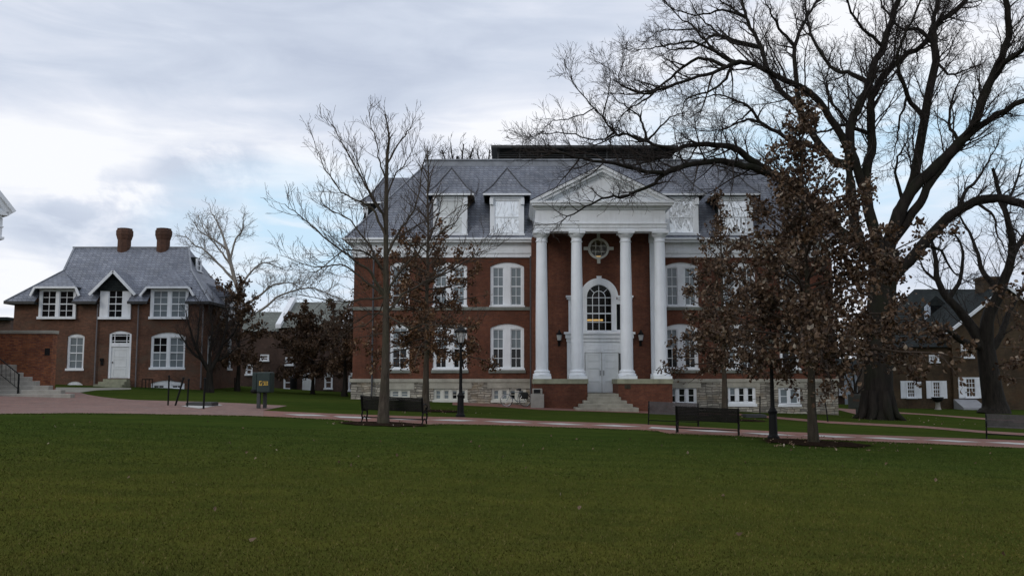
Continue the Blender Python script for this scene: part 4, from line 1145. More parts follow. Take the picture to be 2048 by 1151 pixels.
obj('corner_block', pc, M['white_paint'], po, world=False)
gb_ = gz(-28, 40) - tip.z - .4
obj('corner_pilaster', MB().box(xr_ - 1.0, xr_ - .2, -.05, .9, gb_, zb1_ - .001), M['column_paint'], po, world=False)
obj('gable_wall', MB().box(-2 * wd + 1.2, xr_ - 1.0, .1, 8.8, gb_, zh - .12), M['hall_brick'], po, world=False)
# far roof peeping out at the left edge
fr = thing('far_building', (XX(-10, 650, 75), 75, gz(-40, 75)), 'low dark building whose roof shows at the left edge behind the brick house', 'building')
obj('roof', MB().box(XX(-160, 640, 75), XX(22.5, 640, 75), 74.4, 82, ZZ(640, 75), ZZ(634.5, 75)), M['dark_slate'], fr)
obj('wall', MB().box(XX(-150, 650, 75), XX(21, 650, 75), 75, 81.5, 0, ZZ(640.1, 75)), M['dark_brick'], fr)

# ------------------------------------------------------------------ dark brick hall behind, between house and main hall
QY = 75.0
qb = thing('rear_hall', (XX(600, 780, QY), QY, gz(-17, QY)), 'dark brown brick hall with grey slate roof and white parapets seen between the trees', 'building')
qx0, qxm, qx1 = XX(440, 700, QY), XX(557, 700, QY), XX(840, 700, QY)
zq1, zq2 = ZZ(662, QY), ZZ(655, QY)
qw = MB().box(qx0, qxm, QY + .4, QY + 8, -1, zq1).box(qxm, qx1, QY, QY + 9, -1, zq2)
obj('wall', qw, M['dark_brick'], qb)
zr1, zr2 = ZZ(623, QY + 4), ZZ(604, QY + 4.5)
q_ = MB().add([(qx0, QY + .1, zq1), (qxm, QY + .1, zq1), (qxm, QY + 4.2, zr1), (qx0, QY + 4.2, zr1), (qx0, QY + 8.3, zq1), (qxm, QY + 8.3, zq1)], [(0, 1, 2, 3), (3, 2, 5, 4)])
q_.add([(qxm, QY - .3, zq2), (qx1, QY - .3, zq2), (qx1, QY + 4.5, zr2), (qxm, QY + 4.5, zr2), (qxm, QY + 9.3, zq2), (qx1, QY + 9.3, zq2)], [(0, 1, 2, 3), (3, 2, 5, 4)])
obj('roof', q_, M['grey_slate'], qb)
for xa in (qxm, XX(690, 620, QY)):
    pp = MB().prism_x([(QY - .35, zq2 - .05), (QY - .35, zq2 + .3), (QY + 4.5, zr2 + .42), (QY + 9.35, zq2 + .3), (QY + 9.35, zq2 - .05)], xa - .22, xa + .22)
    obj('parapet', pp, M['white_paint'], qb)
for a, c, t0, b0, ro_, co_, bl in ((567.5, 585, 750, 779, 4, 3, 0), (649, 665.5, 750, 778, 4, 3, .9), (697, 712, 750, 782, 4, 3, .3), (517, 534.5, 708, 722, 2, 3, .4), (569.5, 586, 714, 731, 2, 3, .4), (488, 502, 728, 750, 4, 2, .3)):
    x0_, x1_ = XX(a, 760, QY), XX(c, 760, QY)
    yy = QY + (.4 if c < 557 else 0)
    wo_ = window(qb, x0_, x1_, ZZ(b0, QY), ZZ(t0, QY), yy - .1, 1, 0, co_, ro_, .1, .10, .0, bl, sillh=.12, mun=.04)
    if t0 == 750: obj('keystone', MB().prism_y([((x0_ + x1_) / 2 - .10, ZZ(749.8, QY)), ((x0_ + x1_) / 2 + .10, ZZ(749.8, QY)), ((x0_ + x1_) / 2 + .17, ZZ(745, QY)), ((x0_ + x1_) / 2 - .17, ZZ(745, QY))], QY - .08, QY - .001), M['white_paint'], wo_)
a, c = XX(605, 770, QY), XX(630, 770, QY); xm = (a + c) / 2; zd0, zs_ = ZZ(786, QY), ZZ(757, QY); rr_ = (c - a) / 2
ed = MB().box(a, a + .14, QY - .08, QY - .002, zd0, zs_).box(c - .14, c, QY - .08, QY - .002, zd0, zs_)
ring(ed, xm, zs_, rr_ - .14, rr_, QY - .08, QY - .002, 0, math.pi, 14)
ed.prism_y([(xm - .12, zs_ + rr_), (xm + .12, zs_ + rr_), (xm + .18, zs_ + rr_ + .3), (xm - .18, zs_ + rr_ + .3)], QY - .12, QY - .002)
edo = obj('arched_doorway', ed, M['white_paint'], qb)
obj('door', MB().box(a + .14, c - .14, QY - .05, QY - .004, zd0, zs_ + .05), M['door_paint'], edo)
obj('fanlight', MB().poly([(a + .14, QY - .03, zs_ + .05), (c - .14, QY - .03, zs_ + .05)] + [(xm + (rr_ - .14) * math.cos(t_), QY - .03, zs_ + (rr_ - .14) * math.sin(t_)) for t_ in np.linspace(.1, math.pi - .1, 12)]), M['glass_dark'], edo)
x = XX(590.5, 740, QY); obj('downspout', MB().tube([(x, QY - .1, zq2), (x, QY - .1, zd0)], .06, 6), M['pipe_paint'], qb)
p = at(586.5, 782, QY - .5); bn = thing('litter_bin', (p.x, p.y, gz(p.x, p.y)), 'small dark bin standing against the rear hall wall by its window', 'bin')
obj('body', MB().lathe(0, 0, [(.26, 0), (.30, .8), (.30, .9), (.22, 1.05), (.1, 1.1)], 12), M['iron'], bn, world=False)

# ------------------------------------------------------------------ old brick house with shutters on the right
RY = 72.0
gr_ = gz(32, RY)
rh = thing('shuttered_house', (XX(1900, 800, RY), RY, gr_), 'old brown brick house with white shutters behind the big trees on the right', 'house')
r0, r1 = XX(1781, 750, RY), XX(1906, 750, RY); zre = ZZ(692, RY); zrr = ZZ(664, RY + 3)
rx2 = XX(2130, 750, RY); zg0, zga = ZZ(657, RY), ZZ(571, RY); rxa = XX(2012, 600, RY)
rw = MB().box(r0, r1, RY + .3, RY + 7, -3, zre)
rw.prism_y([(r1, -3), (rx2, -3), (rx2, zg0), (rxa, zga), (r1, zg0)], RY, RY + 9)
obj('wall', rw, M['old_brick'], rh)
rr = MB().add([(r0 - .2, RY - .1, zre - .05), (r1, RY - .1, zre - .05), (r1, RY + 3.4, zrr), (r0 - .2, RY + 3.4, zrr), (r0 - .2, RY + 7.3, zre), (r1, RY + 7.3, zre)], [(0, 1, 2, 3), (3, 2, 5, 4)])
sl3 = (zga - zg0) / (rxa - r1)
rr.add([(r1 - .5, RY - .3, zg0 - .5 * sl3 + .06), (rxa, RY - .3, zga + .06), (rxa, RY + 9.3, zga + .06), (r1 - .5, RY + 9.3, zg0 - .5 * sl3 + .06), (rx2 + .5, RY - .3, zg0 - .5 * sl3 + .06), (rx2 + .5, RY + 9.3, zg0 - .5 * sl3 + .06)], [(0, 1, 2, 3), (1, 4, 5, 2)])
rro = obj('roof', rr, M['dark_slate'], rh)
obj('bargeboard', MB().bar((r1 - .5, RY - .3, zg0 - .5 * sl3 - .06), (rxa, RY - .3, zga - .06), .1, .24).bar((rx2 + .5, RY - .3, zg0 - .5 * sl3 - .06), (rxa, RY - .3, zga - .06), .1, .24), M['white_paint'], rro)
# taller block behind with a dormer
B0, B1 = XX(1838, 640, RY + 7), XX(1975, 640, RY + 7); yB = RY + 7.5
zb0, zb1 = ZZ(652, yB), ZZ(578, yB + 5)
obj('rear_block', MB().box(B0, B1 + 4, yB, yB + 10, -3, zb0), M['old_brick'], rh)
rb2 = MB().add([(B0 - .3, yB - .3, zb0 - .05), (B1 + 4, yB - .3, zb0 - .05), (B1 + 4, yB + 5, zb1), (B0 + 2.2, yB + 5, zb1), (B0 - .3, yB + 10.3, zb0), (B1 + 4, yB + 10.3, zb0)], [(0, 1, 2, 3), (3, 2, 5, 4), (0, 3, 4)])
obj('rear_roof', rb2, M['dark_slate'], rh)
for a, c in ((1853, 1903),):
    x0_, x1_ = XX(a, 625, yB), XX(c, 625, yB); z0_, z1_ = ZZ(646, yB), ZZ(610, yB)
    dmo = obj('roof_dormer', MB().prism_y([(x0_ + .1, z0_), (x1_ - .1, z0_), (x1_ - .1, z1_), ((x0_ + x1_) / 2, z1_ + .9), (x0_ + .1, z1_)], yB + .4, yB + 4), M['dark_slate'], rh)
    fm = MB()
    for s0, s1 in ((x0_, x0_ + .5), (x1_ - .5, x1_)): fm.prism_y([(s0, z0_), (s1, z0_), (s1, z1_ - .1), ((s0 + s1) / 2, z1_ + .15), (s0, z1_ - .1)], yB + .3, yB + .399)
    fo_ = obj('window', fm, M['blue_white'], dmo)
    obj('pane', MB().box(x0_ + .5, x1_ - .5, yB + .36, yB + .398, z0_ + .3, z1_), M['glass_dark'], fo_)
cpt = at(1980, 580, RY + 3)
obj('chimney', MB().box(XX(1960, 580, RY + 3), XX(2001, 580, RY + 3), RY + 2.4, RY + 3.8, zg0, ZZ(554, RY + 3)).box(XX(1958, 580, RY + 3), XX(2003, 580, RY + 3), RY + 2.3, RY + 3.9, ZZ(560, RY + 3), ZZ(556, RY + 3)), M['old_brick'], rro)
for a, c, t0, b0, sh in ((1811.5, 1831, 761, 796, 10.5), (1863, 1882, 761, 796, 10.5), (1929, 1953, 754, 795.5, 12), (1925, 1949, 684, 716, 0), (1860, 1880, 709, 725, 0), (2075, 2099, 754, 796, 12)):
    yy = RY + (.3 if c < 1906 else 0)
    x0_, x1_ = XX(a, 770, yy), XX(c, 770, yy); z0_, z1_ = ZZ(b0, yy), ZZ(t0, yy)
    wo_ = window(rh, x0_, x1_, z0_, z1_, yy - .12, 1, 0, 3, 4, .1, .10, 0, 0, sillh=.14, mun=.04)
    if sh:
        sw = XX(a, 770, yy) - XX(a - sh, 770, yy)
        for s0, s1 in ((x0_ - sw - .02, x0_ - .02), (x1_ + .02, x1_ + sw + .02)):
            sb = MB().box(s0, s1, yy - .06, yy - .004, z0_, z1_)
            for zz in np.linspace(z0_ + .12, z1_ - .12, 10): sb.box(s0 + .06, s1 - .06, yy - .075, yy - .061, zz - .02, zz + .02)
            obj('shutter', sb, M['white_paint'], wo_)
ch = at(1942, 815, RY - .6)
obj('cellar_hatch', MB().prism_x([(RY - 1.6, gr_ - .2), (RY - 1.6, gr_ + .12), (RY - .01, gr_ + .75), (RY - .01, gr_ - .2)], XX(1920, 815, RY - 1), XX(1966, 815, RY - 1)), M['bulkhead'], rh, bevel=.02)
x = XX(1780.5, 750, RY + .2); obj('downspout', MB().tube([(x, RY + .2, zre), (x, RY + .2, gr_ - .3)], .06, 6), M['white_paint'], rh)
ug = at(1876, 816, RY - 2); urn = thing('garden_urn', (ug.x, ug.y, gz(ug.x, ug.y)), 'dark urn on a pale pedestal beside the shuttered house', 'urn')
obj('bowl', MB().lathe(0, 0, [(.1, .55), (.35, .68), (.46, .95), (.40, .95)], 14), M['iron'], urn, world=False)
obj('pedestal', MB().lathe(0, 0, [(.26, 0), (.2, .1), (.16, .5), (.2, .56)], 12), M['concrete'], urn, world=False)
# pale building glimpsed behind the hall's right corner
gy_ = 84.0
gb = thing('pale_garage', (XX(1705, 780, gy_), gy_, gz(30, gy_)), 'pale blue white building with a small window glimpsed past the corner of the hall', 'building')
obj('wall', MB().box(XX(1640, 770, gy_), XX(1735, 770, gy_), gy_, gy_ + 6, -3, ZZ(738, gy_)), M['dark_brick'], gb)
obj('door', MB().box(XX(1688.5, 770, gy_), XX(1727, 770, gy_), gy_ - .08, gy_ - .002, gz(30, gy_) - .3, ZZ(741, gy_)), M['blue_white'], gb)
window(gb, XX(1678, 780, gy_), XX(1687.5, 780, gy_), ZZ(790, gy_), ZZ(774, gy_), gy_ - .12, 1, 0, 1, 2, .1, .08, 0, 0, sillh=.1)
obj('roof', MB().prism_x([(gy_ - .5, ZZ(737.5, gy_)), (gy_ + 3, ZZ(716, gy_ + 3)), (gy_ + 6.5, ZZ(737.5, gy_))], XX(1636, 730, gy_), XX(1738, 730, gy_)), M['dark_slate'], gb)

# ------------------------------------------------------------------ street furniture
def bench_parts(root, wood, L=2.15):
    """bench facing -y (sitters look towards -y), back at +y; local frame, width along x"""
    s = MB()
    for y in np.linspace(-.36, .02, 7): s.box(-L / 2 + .04, L / 2 - .04, y - .024, y + .024, .425, .455)
    obj('seat', s, M[wood], root, world=False)
    b_ = MB()
    for k in range(9):
        t_ = k / 8; z = .47 + .40 * t_; y = .065 + .13 * t_
        b_.box(-L / 2 + .03, L / 2 - .03, y - .012, y + .014, z - .023, z + .023)
    obj('backrest', b_, M[wood], root, world=False)
    for sx in (-1, 1):
        x = sx * (L / 2 - .02); e = MB()
        e.bar((x, .05, .40), (x, .22, .90), .05, .06).bar((x, -.38, .40), (x, .06, .40), .05, .05)
        e.tube([(x, -.36, .40), (x, -.40, .25), (x, -.33, .12), (x, -.40, .0)], .028, 6).tube([(x, .03, .40), (x, .10, .25), (x, .02, .12), (x, .14, .0)], .028, 6)
        e.tube([(x, -.33, .13), (x, -.15, .20), (x, .02, .13)], .02, 6)
        e.tube([(x, .13, .63), (x, -.1, .68), (x, -.30, .66), (x, -.40, .58), (x, -.36, .48), (x, -.27, .50), (x, -.28, .57)], .024, 6)
        e.tube([(x, -.34, .40), (x, -.37, .50)], .022, 6)
        obj('end_frame', e, M['bench_iron'], root, world=False)
    obj('stretcher', MB().bar((-L / 2, -.15, .17), (L / 2, -.15, .17), .04, .035), M['bench_iron'], root, world=False)


def bench(px0, py0, px1, py1, flip, wood, label):
    """ends of the foot line as seen in the photograph; flip: sitters look away from the camera"""
    a, c = G(px0, py0), G(px1, py1); m_ = (a + c) / 2; m_.z = gz(m_.x, m_.y)
    r = thing('park_bench', m_, label, 'bench', 'benches along the brick path')
    d = c - a; r.rotation_euler = (0, -math.atan2(d.z, math.hypot(d.x, d.y)), math.atan2(d.y, d.x) + (math.pi if flip else 0))
    if flip: r.rotation_euler[1] = math.atan2(d.z, math.hypot(d.x, d.y))
    bench_parts(r, wood, (c - a).length)
    return r


bench(724, 843.5, 847, 849, True, 'bench_black', 'black slatted bench behind the bare young tree, seen from the back')
bench(1352, 865.5, 1478, 871.5, True, 'bench_black', 'black slatted bench seen from the back, overlapping a grey bench')
bench(1296, 848, 1397, 852, False, 'bench_wood', 'grey wooden bench facing the lawn in front of the portico')
bench(1972, 876, 2096, 882.5, False, 'bench_wood', 'grey bench with curled iron arms cut off by the right edge')


def lamp(px, py, top, label):
    p = G(px, py); r = thing('street_lamp', p, label, 'street lamp', 'lamp posts along the brick path')
    H = (at(px, top, p.y).z - p.z); s = H / 3.5
    obj('base', MB().lathe(0, 0, [(.19, 0), (.19, .08), (.145, .12), (.135, .17), (.125, .78), (.14, .82), (.155, .86), (.10, .93), (.075, 1.0)], 12, False), M['iron'], r, world=False)
    obj('pole', MB().lathe(0, 0, [(.07, 1.0), (.05, H - .92), (.055, H - .90), (.09, H - .86), (.05, H - .82), (.05, H - .72), (.12, H - .68)], 12), M['iron'], r, world=False)
    cage = MB()
    for k in range(6):
        a = k * math.pi / 3; cage.bar((.11 * math.cos(a), .11 * math.sin(a), H - .68), (.21 * math.cos(a), .21 * math.sin(a), H - .24), .018, .018)
    cage.lathe(0, 0, [(.12, H - .70), (.12, H - .67)], 6, False).lathe(0, 0, [(.24, H - .25), (.26, H - .22), (.25, H - .19), (.10, H - .06), (.07, H - .02), (.03, H), (.03, H + .05), (.01, H + .1)], 12, False)
    la = obj('lantern', cage, M['iron'], r, world=False)
    obj('glass', MB().lathe(0, 0, [(.10, H - .67), (.195, H - .25)], 6, False), M['lamp_glass'], la, world=False)
    return r


lamp(921, 833, 652, 'black lamp post with six sided glass lantern in front of the left hall windows')
lamp(1547, 877.5, 662, 'black lamp post by the path with its lantern among the oak leaves')

# green sign cabinet by the plaza
sp0 = G(517, 816.5); sg = thing('sign_cabinet', sp0, 'dark green sign cabinet with yellow lettering on two posts by the brick plaza', 'sign')
sY = sp0.y
def SX(px, py, y=None): return XX(px, py, y or sY)
cabz0, cabz1 = ZZ(784.5, sY), ZZ(743.5, sY)
obj('cabinet', MB().box(SX(514.5, 765), SX(541.5, 765), sY - .10, sY + .62, cabz0, cabz1), M['green_metal'], sg, bevel=.05)
side = MB().box(SX(504.5, 760), SX(514.4, 760), sY - .04, sY + .5, cabz0 + .1, cabz1 - .01)
obj('hood', side, M['lead' if False else 'green_metal'], sg, bevel=.04)
letters = MB(); zl_ = ZZ(769, sY); ch_ = .18; rgl = random.Random(5)
x = SX(519.5, 765)
def glyph(mb, x, z, w_, h_, kind, y):
    t_ = .05
    def bx_(a, c, e, f): mb.box(x + a * w_, x + c * w_, y - .012, y - .001, z + e * h_, z + f * h_)
    if kind == 0: bx_(0, .25, 0, 1); bx_(.25, 1, .8, 1); bx_(.25, 1, 0, .2); bx_(.75, 1, .2, .5)
    elif kind == 1: bx_(0, .25, 0, 1); bx_(.25, .8, .8, 1); bx_(.25, .8, .4, .58); bx_(.75, 1, .58, .8)
    elif kind == 2: bx_(0, .25, 0, 1); bx_(.25, 1, 0, .2); bx_(.6, .85, .2, .9)
    else: bx_(0, .25, 0, 1); bx_(.75, 1, 0, 1); bx_(.25, .75, .0, .2)
yl_ = sY - .112
letters.box(x, x + .045, yl_, sY - .101, zl_ - .03, zl_ + .17).box(x + .045, x + .13, yl_, sY - .101, zl_ - .03, zl_ + .02).box(x + .045, x + .12, yl_, sY - .101, zl_ + .13, zl_ + .17).box(x + .09, x + .13, yl_, sY - .101, zl_ + .02, zl_ + .08)
letters.box(x + .155, x + .175, yl_, sY - .101, zl_ + .07, zl_ + .15).box(x + .175, x + .20, yl_, sY - .101, zl_ + .12, zl_ + .15)
for q_ in (.215, .275, .335): letters.box(x + q_, x + q_ + .035, yl_, sY - .101, zl_ + .012, zl_ + .155)
letters.box(x + .17, x + .385, yl_, sY - .101, zl_ - .02, zl_ + .011)
obj('lettering', letters, M['sign_letter'], sg)
for px, pb, dy in ((516.5, 817, 0), (529, 814.5, .35)):
    x = SX(px, 800, sY + dy); obj('post', MB().box(x - .07, x + .07, sY + dy, sY + dy + .14, gz(x, sY + dy) - .1, cabz0 - .001), M['dark_metal'], sg, bevel=.01)
q = at(508.5, 782, sY); obj('mail_scoop', MB().lathe(q.x, sY + .1, [(.05, q.z - .09), (.16, q.z - .06), (.19, q.z + .03), (.12, q.z + .10)], 12), M['iron'], sg)
# low sign by the great tree
p2 = G(1704, 833); s2 = thing('low_sign', p2, 'low dark sign board with faint orange lettering beside the giant trunk', 'sign')
y2 = p2.y
obj('board', MB().box(XX(1697, 800, y2), XX(1737, 800, y2), y2 - .06, y2 + .10, ZZ(816.5, y2), ZZ(788, y2)), M['sign_panel'], s2, bevel=.02)
l2 = MB(); x = XX(1706, 800, y2)
for w_, kd in ((.10, 1), (.10, 3), (.06, 2), (.10, 0), (.10, 1)): glyph(l2, x, ZZ(802, y2), w_, .13, kd, y2 - .06); x += w_ + .03
obj('lettering', l2, M['sign_orange'], s2)
for px in (1714, 1731):
    x = XX(px, 820, y2); obj('post', MB().box(x - .05, x + .05, y2 - .02, y2 + .06, gz(x, y2) - .1, ZZ(816.6, y2)), M['dark_metal'], s2)

# bollards and chain on the plaza, rope posts by the hall
def post(px, pt, pb, label, grp, lean=0.0, r=.035, mat='iron'):
    p = G(px, pb); t_ = thing('rope_post', p, label, 'post', grp)
    h = at(px, pt, p.y).z - p.z
    obj('shaft', MB().tube([(0, 0, 0), (lean, 0, h)], r, 8), M[mat], t_, world=False)
    obj('cap', MB().lathe(lean, 0, [(r * 1.2, h - .03), (r * 1.5, h), (r * 1.2, h + .04), (.01, h + .05)], 8), M[mat], t_, world=False)
    return Vector((p.x + lean, p.y, p.z + h - .05))
gp = 'black posts on the brick plaza'
A = post(336, 752, 810.5, 'leftmost upright black post on the brick plaza, holding one end of the chain', gp)
pl_ = G(350.5, 811); q = at(367, 756, pl_.y)
B = post(350.5, 756, 811, 'black post leaning to the right on the brick plaza', gp, q.x - pl_.x, .04)
post(374.5, 759, 813, 'thin upright black post behind the corner of the tree grate', gp, .02)
post(407, 757, 817.5, 'tall black post nearest the lawn edge, in front of the tree grate', gp, .02, .04)
post(402, 756, 779.5, 'far black post on the grass in front of the brick house corner', gp, -.02)
post(469, 756, 780, 'black post beside the downspout at the right corner of the brick house', gp)
cn = thing('chain', (A + B) / 2, 'sagging black chain between the left plaza post and the leaning post', 'chain')
cm = MB(); cm.tube([A.lerp(B, t_) - Vector((0, 0, .13 * 4 * t_ * (1 - t_))) for t_ in np.linspace(0, 1, 14)], .018, 6)
obj('links', cm, M['iron'], cn)
gp2 = 'rope posts on the grass by the stone base of the hall'
P1 = post(1404, 788, 819, 'slim black rope post beside the basement doors of the hall', gp2, .12, .03)
P2 = post(1520, 793, 829, 'slim black rope post between two right basement windows', gp2, .02, .03)
P3 = post(1656, 798, 843, 'rope post right of the young oak trunk near the hall corner', gp2, -.12, .03)
rp_ = thing('rope_line', P2, 'thin rope sagging between the three posts by the hall base', 'rope')
rm = MB()
for a, c in ((P1, P2), (P2, P3)): rm.tube([a.lerp(c, t_) - Vector((0, 0, .25 * 4 * t_ * (1 - t_))) for t_ in np.linspace(0, 1, 14)], .010, 5)
obj('strand', rm, M['rope'], rp_)
# dark plates on the ground
for (pa, pc, t0, b0, lab) in ((374, 420, 804.5, 812, 'low dark metal grate on a pale slab in the plaza'), (1496, 1529, 830, 835, 'small low dark grate on the grass in front of the rope post')):
    a, c = G(pa, b0), G(pc, b0 - .5 if pa < 1000 else b0 + .3); m_ = (a + c) / 2; L = (c - a).length
    gtr = thing('ground_grate', m_, lab, 'grate')
    gm = MB().box(-L / 2, L / 2, 0, .9, .01, .15)
    for k in range(9): gm.box(-L / 2 + .03, L / 2 - .03, .06 + k * .095, .09 + k * .095, .151, .17)
    obj('bars', gm, M['dark_metal'], gtr, world=False, bevel=.01)
    if pa < 1000:
        sv = [G(*q) for q in ((362, 812.5), (398, 817), (446, 810), (420, 806))]
        mb = MB(); mb.poly([(q.x, q.y, gz(q.x, q.y) + .022) for q in sv]); tag(obj('concrete_pad', mb, M['pale_concrete']), 'pale concrete pad in the brick plaza under the grate', kind='structure')
# bin, ash urn, bicycle in front of the hall
p = G(1075, 815.5); y = p.y; bn = thing('trash_receptacle', p, 'square concrete bin with dark hooded opening beside the portico plinth', 'bin')
w_ = (XX(1088.5, 800, y) - XX(1062, 800, y)); hh = ZZ(787.5, y) - ZZ(815.5, y)
obj('body', MB().box(-w_ / 2, w_ / 2, 0, w_, 0, hh), M['concrete'], bn, world=False, bevel=.03)
hd = MB().box(-w_ * .38, w_ * .38, .1, w_ - .08, hh + .001, hh + .30)
ho = obj('hood', hd, M['concrete'], bn, world=False, bevel=.04)
obj('opening', MB().box(-w_ * .27, w_ * .22, .085, .12, hh + .05, hh + .25), M['void'], ho, world=False)
p = G(1280, 815.5); y = p.y; w_ = (XX(1286.5, 800, y) - XX(1274, 800, y)) / 2; hh = ZZ(787, y) - ZZ(815.5, y)
ur = thing('ash_urn', p, 'slim pale concrete ash urn at the right foot of the portico steps', 'ash urn')
obj('body', MB().lathe(0, w_, [(w_, 0), (w_, hh)], 20), M['concrete'], ur, world=False, bevel=.02)
obj('sand_tray', MB().lathe(0, w_, [(w_ * .75, hh + .001), (w_ * .7, hh + .02)], 16), M['void'], ur, world=False)
p = G(1032, 812.5); bk = thing('bicycle', p, 'pale framed bicycle with a dark bag parked by the basement windows of the hall', 'bicycle')
bk.rotation_euler = (0, 0, R(8))
def wheel(x):
    wm_ = MB(); n = 28; rr = .335
    pts = [(x + rr * math.cos(2 * math.pi * k / n), 0, rr + .012 + rr * math.sin(2 * math.pi * k / n)) for k in range(n + 1)]
    wo_ = obj('wheel', MB().tube([(x, -.05, rr), (x, .05, rr)], .025, 8), M['chrome'], bk, world=False)
    obj('tyre', wm_.tube(pts, .017, 6, False), M['rubber'], wo_, world=False)
    rm_ = MB(); pts = [(x + .308 * math.cos(2 * math.pi * k / n), 0, rr + .012 + .308 * math.sin(2 * math.pi * k / n)) for k in range(n + 1)]
    rm_.tube(pts, .016, 6, False)
    for k in range(14): a = 2 * math.pi * k / 14; rm_.tube([(x, .02 * (-1) ** k, rr), (x + .305 * math.cos(a), 0, rr + .305 * math.sin(a))], .003, 3)
    obj('rim', rm_, M['chrome'], wo_, world=False)
wheel(-.52); wheel(.52)
hz = .335
fm = MB(); bbk = (.05, 0, .29); st_ = (.17, 0, .78); hdt = (-.34, 0, .80); hdl = (-.37, 0, .62)
for a, c in ((bbk, st_), (st_, hdt), (bbk, hdl), (hdt, hdl), (bbk, (.52, 0, hz)), (st_, (.52, 0, hz)), (hdl, (-.52, 0, hz))): fm.tube([a, c], .017, 6)
obj('frame', fm, M['bike_paint'], bk, world=False)
obj('saddle', MB().tube([(.02, 0, .92), (.14, 0, .94), (.28, 0, .93)], [.03, .055, .08], 8), M['rubber'], bk, world=False)
obj('seat_post', MB().tube([st_, (.19, 0, .91)], .014, 6), M['chrome'], bk, world=False)
obj('handlebar', MB().tube([(-.34, 0, .80), (-.36, 0, .98)], .014, 6).tube([(-.28, -.28, 1.0), (-.37, -.22, 1.0), (-.37, .22, 1.0), (-.28, .28, 1.0)], .016, 6), M['iron'], bk, world=False)
obj('bag', MB().box(.30, .66, -.20, -.03, .42, .78).box(.28, .62, .03, .18, .45, .80), M['canvas_bag'], bk, world=False, bevel=.05)
obj('crank', MB().lathe(.05, -.03, [(.09, .285), (.09, .295)], 12).tube([(.05, -.06, .29), (.14, -.09, .17)], .012, 6).tube([(.05, .06, .29), (-.04, .09, .41)], .012, 6), M['iron'], bk, world=False)
# ------------------------------------------------------------------ trees
class Wood:
    """collects tapering branches; meshed in batches of equal point count"""
    def __init__(s): s.b = {}
    def add(s, pts, rad, sides): s.b.setdefault((len(pts), sides), []).append((pts, rad))
    def mesh(s, name, mat, parent, origin, maxr=None):
        VV = []; FF = []; base = 0
        for (n, k), L in s.b.items():
            P = np.array([[tuple(p) for p in q[0]] for q in L], np.float64); Rr = np.array([q[1] for q in L], np.float64)
            T = np.empty_like(P); T[:, 1:-1] = P[:, 2:] - P[:, :-2]; T[:, 0] = P[:, 1] - P[:, 0]; T[:, -1] = P[:, -1] - P[:, -2]
            T /= np.linalg.norm(T, axis=2, keepdims=True) + 1e-9
            ref = np.where(np.abs(T[:, :1, 2:3]) < .9, np.array([0, 0, 1.0]), np.array([1.0, 0, 0])); ref = np.repeat(ref, n, axis=1)
            U = np.cross(T, ref); U /= np.linalg.norm(U, axis=2, keepdims=True) + 1e-9; W = np.cross(T, U)
            a = 2 * np.pi * np.arange(k) / k
            ring_ = (U[:, :, None, :] * np.cos(a)[None, None, :, None] + W[:, :, None, :] * np.sin(a)[None, None, :, None]) * Rr[:, :, None, None] + P[:, :, None, :]
            m = len(L); VV.append(ring_.reshape(-1, 3))
            i = np.arange(n - 1)[:, None]; j = np.arange(k)[None, :]
            f = np.stack([i * k + j, i * k + (j + 1) % k, (i + 1) * k + (j + 1) % k, (i + 1) * k + j], -1).reshape(-1, 4)
            FF.append((f[None] + (np.arange(m) * n * k)[:, None, None]).reshape(-1, 4) + base); base += m * n * k
        V = np.concatenate(VV) - np.array(tuple(origin)); F = np.concatenate(FF)
        return npmesh(name, V, F, M[mat], parent)


def smooth_line(pts, n):
    """Catmull-Rom resample of 3-D points"""
    P = [Vector(p) for p in pts]; P = [P[0] * 2 - P[1]] + P + [P[-1] * 2 - P[-2]]; out = []
    m = len(P) - 3
    for i in range(n):
        u = i / (n - 1) * m; k = min(int(u), m - 1); t = u - k; a, b_, c, d = P[k:k + 4]
        out.append(.5 * ((2 * b_) + (c - a) * t + (2 * a - 5 * b_ + 4 * c - d) * t * t + (3 * b_ - a - 3 * c + d) * t ** 3))
    return out


def rvec(rg):
    while True:
        v = Vector((rg.uniform(-1, 1), rg.uniform(-1, 1), rg.uniform(-1, 1)))
        if .05 < v.length < 1: return v.normalized()


def grow(rg, p, d, L, n, wander, up):
    """wandering branch axis"""
    pts = [p.copy()]; d = d.normalized(); s = L / (n - 1)
    for i in range(n - 1):
        d = (d + rvec(rg) * wander + Vector((0, 0, up))).normalized(); p = p + d * s; pts.append(p.copy())
    return pts


def side_dir(rg, t, ang, upb):
    r = rvec(rg); q = (r - t * r.dot(t))
    if q.length < .1: q = Vector((t.y, -t.x, .1))
    q = (q.normalized() + Vector((0, 0, upb))).normalized()
    return (t * math.cos(ang) + q * math.sin(ang)).normalized()


